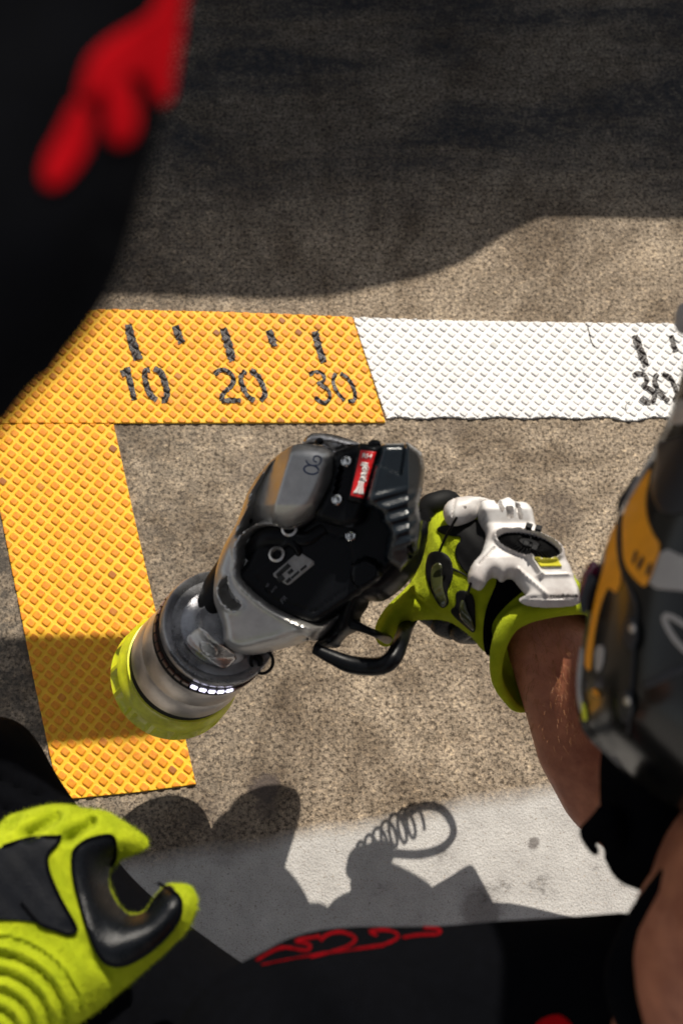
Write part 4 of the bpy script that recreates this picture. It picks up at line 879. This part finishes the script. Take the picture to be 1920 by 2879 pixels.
# ================================================================== PERSON AT LOWER LEFT
pc = thing('person', 'person at lower left in black trousers with a curled neon and black glove', 'person', P(-100, 2700, 0))
LP = Plane(200, 2500, .27, (0, 0, 1))
def leg_fn(px, d):
    h = np.zeros(len(px))
    for a, b_, dp_ in (((-60, 2165), (110, 2240), -.006), ((110, 2240), (190, 2290), -.004), ((-60, 2250), (60, 2290), -.005), ((-40, 2120), (60, 2150), .003)):
        a = np.array(a, float); v = np.array(b_, float) - a; t = np.clip(((px - a) @ v) / (v @ v), 0, 1); s = np.hypot(*(px - a - t[:, None] * v).T); h += dp_ * np.exp(-(s / 13) ** 2)
    return h + fold_fn(9, .0012)(px, d)
leg = pillow('trousers', [(-500, 2050), (-200, 1990), (0, 2012), (60, 2030), (110, 2085), (160, 2180), (225, 2275), (300, 2370), (345, 2440), (430, 2525), (530, 2600), (640, 2680), (760, 2760), (900, 3000), (700, 3400), (-500, 3400)], LP, (.05, .06), (.09, .06), .005, M['fabric_b'], pc, leg_fn, it=8)
CP = Plane(250, 2550, .43, (.05, -.05, 1))
def cg_fn(px, d):
    x = px[:, 0] / .4082; y = (px[:, 1] - 2000) / .4082; h = np.zeros(len(px)); xy = np.stack([x, y], 1)
    r = np.hypot((x + 40) / .98, (y - 2230) / 1.05)
    z = np.clip((700 - r) / 60, 0, 1)
    h += z * (.0100 * np.abs(np.sin(math.pi * (r - 640) / 118.)) ** .6 - .003)
    for a, b_, dp_, wd in (((190, 840), (380, 715), -.015, 40), ((465, 870), (625, 755), -.015, 36), ((60, 800), (120, 730), -.005, 30), ((150, 850), (200, 700), -.001, 40), ((640, 760), (780, 700), -.0015, 40), ((460, 1500), (760, 1800), -.002, 60), ((640, 1700), (820, 1900), -.0025, 40), ((560, 950), (640, 1500), .002, 70)):
        a = np.array(a, float); v = np.array(b_, float) - a; t = np.clip(((xy - a) @ v) / (v @ v), 0, 1); s = np.hypot(*(xy - a - t[:, None] * v).T); h += dp_ * np.exp(-(s / wd) ** 2)
    return h
cgl = pillow('glove', R6([(-300, 900), (-100, 850), (0, 775), (60, 712), (180, 680), (330, 640), (420, 636), (500, 645), (580, 668), (740, 680), (820, 735), (900, 785), (1000, 855), (1026, 900), (1015, 940), (930, 985), (850, 1010), (795, 1050), (756, 1100), (752, 1180), (775, 1260), (820, 1340), (880, 1395), (950, 1395), (1005, 1370), (1050, 1300), (1100, 1230), (1150, 1185), (1230, 1182), (1310, 1192), (1355, 1250), (1368, 1340), (1335, 1440), (1280, 1520), (1200, 1605), (1100, 1700), (1000, 1785), (900, 1875), (800, 1955), (700, 2040), (600, 2115), (400, 2250), (100, 2500), (-500, 2500)]), CP, (.030, .034), (.03, .03), .0022, M['neon'], pc, cg_fn, it=10, wob=.0003)
cgb = bvh_of(cgl)
PADS = []
def cpad(name, poly, **k):
    PADS.append(R6(poly)); return drape(name, R6(poly), cgb, M['palm'] if name == 'palm_pad' else M['leather'], cgl, .0016, .0025, 5, 1, **k)
cpad('palm_pad', [(-200, 1000), (0, 940), (90, 905), (200, 872), (300, 862), (395, 868), (425, 848), (434, 862), (405, 905), (350, 950), (325, 1000), (328, 1070), (350, 1140), (400, 1260), (460, 1370), (520, 1470), (532, 1510), (492, 1542), (400, 1512), (300, 1470), (200, 1446), (80, 1438), (-200, 1440)])
cpad('thumb_pad', [(500, 990), (520, 945), (580, 895), (650, 868), (720, 850), (768, 848), (795, 880), (806, 925), (803, 990), (790, 1035), (756, 1085), (750, 1180), (772, 1260), (820, 1340), (885, 1400), (950, 1398), (1005, 1375), (1050, 1300), (1100, 1235), (1160, 1186), (1200, 1215), (1235, 1280), (1256, 1360), (1230, 1440), (1170, 1530), (1090, 1610), (1000, 1680), (900, 1735), (830, 1755), (760, 1750), (705, 1715), (665, 1650), (620, 1540), (575, 1400), (540, 1260), (505, 1120)])
def rim(poly):
    V = np.array(smooth_poly(R6(poly), 1)); A = drape_pts(V, cgb, .0022)
    tube('pad_seam', [a for a in A[::2]], .0011, M['fabric_b'], cgl, closed=False, seg=8, n=2)
rim([(0, 938), (90, 905), (200, 872), (300, 862), (395, 868), (425, 848), (405, 905), (350, 950), (325, 1000), (328, 1070), (350, 1140), (400, 1260), (460, 1370), (520, 1470), (532, 1510), (492, 1542), (400, 1512), (300, 1470), (200, 1446)])
rim([(756, 1085), (790, 1035), (803, 990), (795, 880), (768, 848), (650, 868), (580, 895), (520, 945), (500, 990), (505, 1120), (540, 1260), (575, 1400), (620, 1540), (665, 1650), (705, 1715), (760, 1750), (830, 1755), (900, 1735), (1000, 1680), (1090, 1610), (1170, 1530), (1230, 1440), (1256, 1360), (1235, 1280), (1200, 1215)])
blob('body', [[(P(-250, 2950, .41), .024), (P(-500, 3250, .42), .034), (P(-700, 3600, .45), .045)], [(P(-700, 3600, .45), .05), (P(-2200, 3500, .65), .07), (P(-2900, 3400, .75), .15)]], .006, M['skin'], pc)

# ================================================================== PERSON AT UPPER LEFT (close to the lens)
pa = thing('person', 'blurred person in black sleeve with red emblem filling the upper left corner', 'person', (-.5, .1, 0))
AP = Plane(200, 500, 1.085, (.1, -.3, 1))
slv_a = pillow('sleeve', [(560, -500), (540, -200), (520, 0), (500, 130), (474, 260), (440, 400), (405, 550), (365, 700), (325, 820), (270, 915), (190, 1015), (100, 1110), (0, 1220), (-120, 1340), (-400, 1400), (-900, 1000), (-900, 0), (-500, -600), (100, -800)], AP, (.025, .035), (.04, .04), .003, M['fabric_b'], pa, fold_fn(21, .0008, 1), it=8)
ab_ = bvh_of(slv_a)
for poly in ([(535, -60), (520, 0), (505, 120), (490, 210), (480, 290), (435, 290), (420, 230), (400, 205), (330, 235), (260, 275), (215, 300), (235, 215), (255, 160), (310, 110), (380, 70), (440, 30), (450, -60)],
             [(235, 285), (262, 330), (258, 400), (225, 465), (165, 530), (118, 520), (125, 450), (180, 350), (205, 290)], [(300, 225), (350, 215), (380, 250), (395, 330), (385, 385), (345, 412), (308, 400), (296, 350)]):
    drape('red_emblem', poly, ab_, M['red'], slv_a, .0012, .001, 12, 2)
def SH(px, py, z, z0=0.):
    q = P(px, py, z0); k = (z - z0) / math.tan(SUN_EL); return q + Vector((SX * k, SY * k, z - z0))
blob('body', [[(Vector(AP.at(-500, 600)) - Vector((0, 0, .01)), .018), (Vector(AP.at(-1800, 200)), .06), (SH(-1600, 1950, .95), .12)], [(SH(-1600, 1950, .95), .09), (SH(-300, 1950, .82), .048), (SH(60, 1948, .78), .044), (SH(420, 1935, .74), .040)], [(SH(-1600, 1950, .95), .09), (SH(-700, 2050, .92, .31), .05), (SH(0, 1960, .9, .31), .040), (SH(300, 1880, .9, .31), .042), (SH(520, 1770, .9, .31), .034), (SH(740, 1690, .9, .31), .042), (SH(900, 1610, .9, .31), .034), (SH(985, 1560, .9, .31), .020)]], .006, M['fabric_b'], pa)  # includes unseen arms outside the frame, shaped to shade the tape and gun

# ================================================================== PERSON BEYOND THE TOP OF THE FRAME (unseen, shaped to cast the broad shadow on the lane)
pd = thing('person', 'unseen person beyond the tape, shaped to cast the broad shadow on the lane', 'person', (0, 1.2, 0))
ch = [[(SH(-900, 315, 0.66), .17), (SH(-200, 315, 0.70), .175), (SH(350, 335, 0.70), .175), (SH(900, 365, 0.66), .17), (SH(1150, 315, 0.62), .17)],
      [(SH(1150, 315, 0.62), .17), (SH(1500, 270, 0.55), .125), (SH(1900, 290, 0.47), .12), (SH(2500, 290, 0.31), .11)],
      [(SH(300, -135, 0.74), .2), (SH(1000, -185, 0.74), .2), (SH(1500, -210, 0.70), .2)], [(SH(900, 65, 0.62), .2), (SH(1500, -110, 0.62), .2)],
      [(SH(-100, 65, 0.66), .13), (SH(-100, 265, 0.35), .10), (SH(0, 65, 0.06), .08)], [(SH(1000, -135, 0.66), .13), (SH(1000, 15, 0.35), .10), (SH(1100, -135, 0.06), .08)]]
blob('body', ch, .012, M['fabric_b'], pd)

# ================================================================== UNSEEN FIGURE ADDED BEYOND THE RIGHT EDGE (shades the forearm, neck and helmet)
pe = thing('person', 'unseen figure added beyond the right edge to shade the forearm and helmet', 'person', (.8, .7, 0))
blob('body', [[(SH(1640, 2070, .85, .235), .030), (SH(1670, 2110, .87, .215), .044), (SH(1760, 2250, .9, .19), .055), (SH(2100, 2500, .95, .19), .09), (SH(2700, 2500, 1.0, .19), .17)], [(SH(1960, 1750, 1.1, .62), .085), (SH(2000, 2150, 1.12, .6), .09), (SH(1960, 2700, 1.15, .6), .085), (SH(2500, 2500, 1.1, .6), .15)], [(SH(2000, 2150, 1.1, .6), .09), (SH(2500, 1500, 1.1, .6), .2), (SH(2700, 2500, 1.0, .19), .17)], [(SH(2700, 2500, 1., .19), .16), (SH(3300, 1600, .95, .27), .2), (SH(3500, 1200, .05, 0), .09)]], .010, M['fabric_b'], pe)

# ------------------------------------------------------------------ loose fibres on the knitted gloves
def fuzz(o, n, L, seed, skip=()):
    rs = np.random.default_rng(seed); me = o.data; P_ = me.polygons; ar = np.array([p.area for p in P_]); pick = rs.choice(len(P_), n, p=ar / ar.sum()); V = []; Fs = []
    cen = np.array([tuple(p.center) for p in P_]); pj = proj(cen); bad = np.zeros(len(pj), bool); up_ = np.array([p.normal.z for p in P_]) > 0
    for q in skip: bad |= inside(pj, np.array(q)) & up_
    for i in pick:
        if bad[i]: continue
        p = P_[int(i)]; c = p.center; nn = p.normal; d = (nn + Vector(rs.normal(0, .6, 3))).normalized(); l = L * rs.uniform(.4, 1.2); s_ = d.cross(Vector(rs.normal(0, 1, 3))).normalized() * .00011; k = len(V)
        V += [c - s_, c + s_, c + d * l + Vector(rs.normal(0, .15 * l, 3))]; Fs.append((k, k + 1, k + 2))
    link('fibres', mesh(V, Fs), M['neon'], o, smooth=False)
fuzz(cgl, 50000, .0030, 1, PADS); fuzz(glove, 16000, .0022, 2, GPADS)
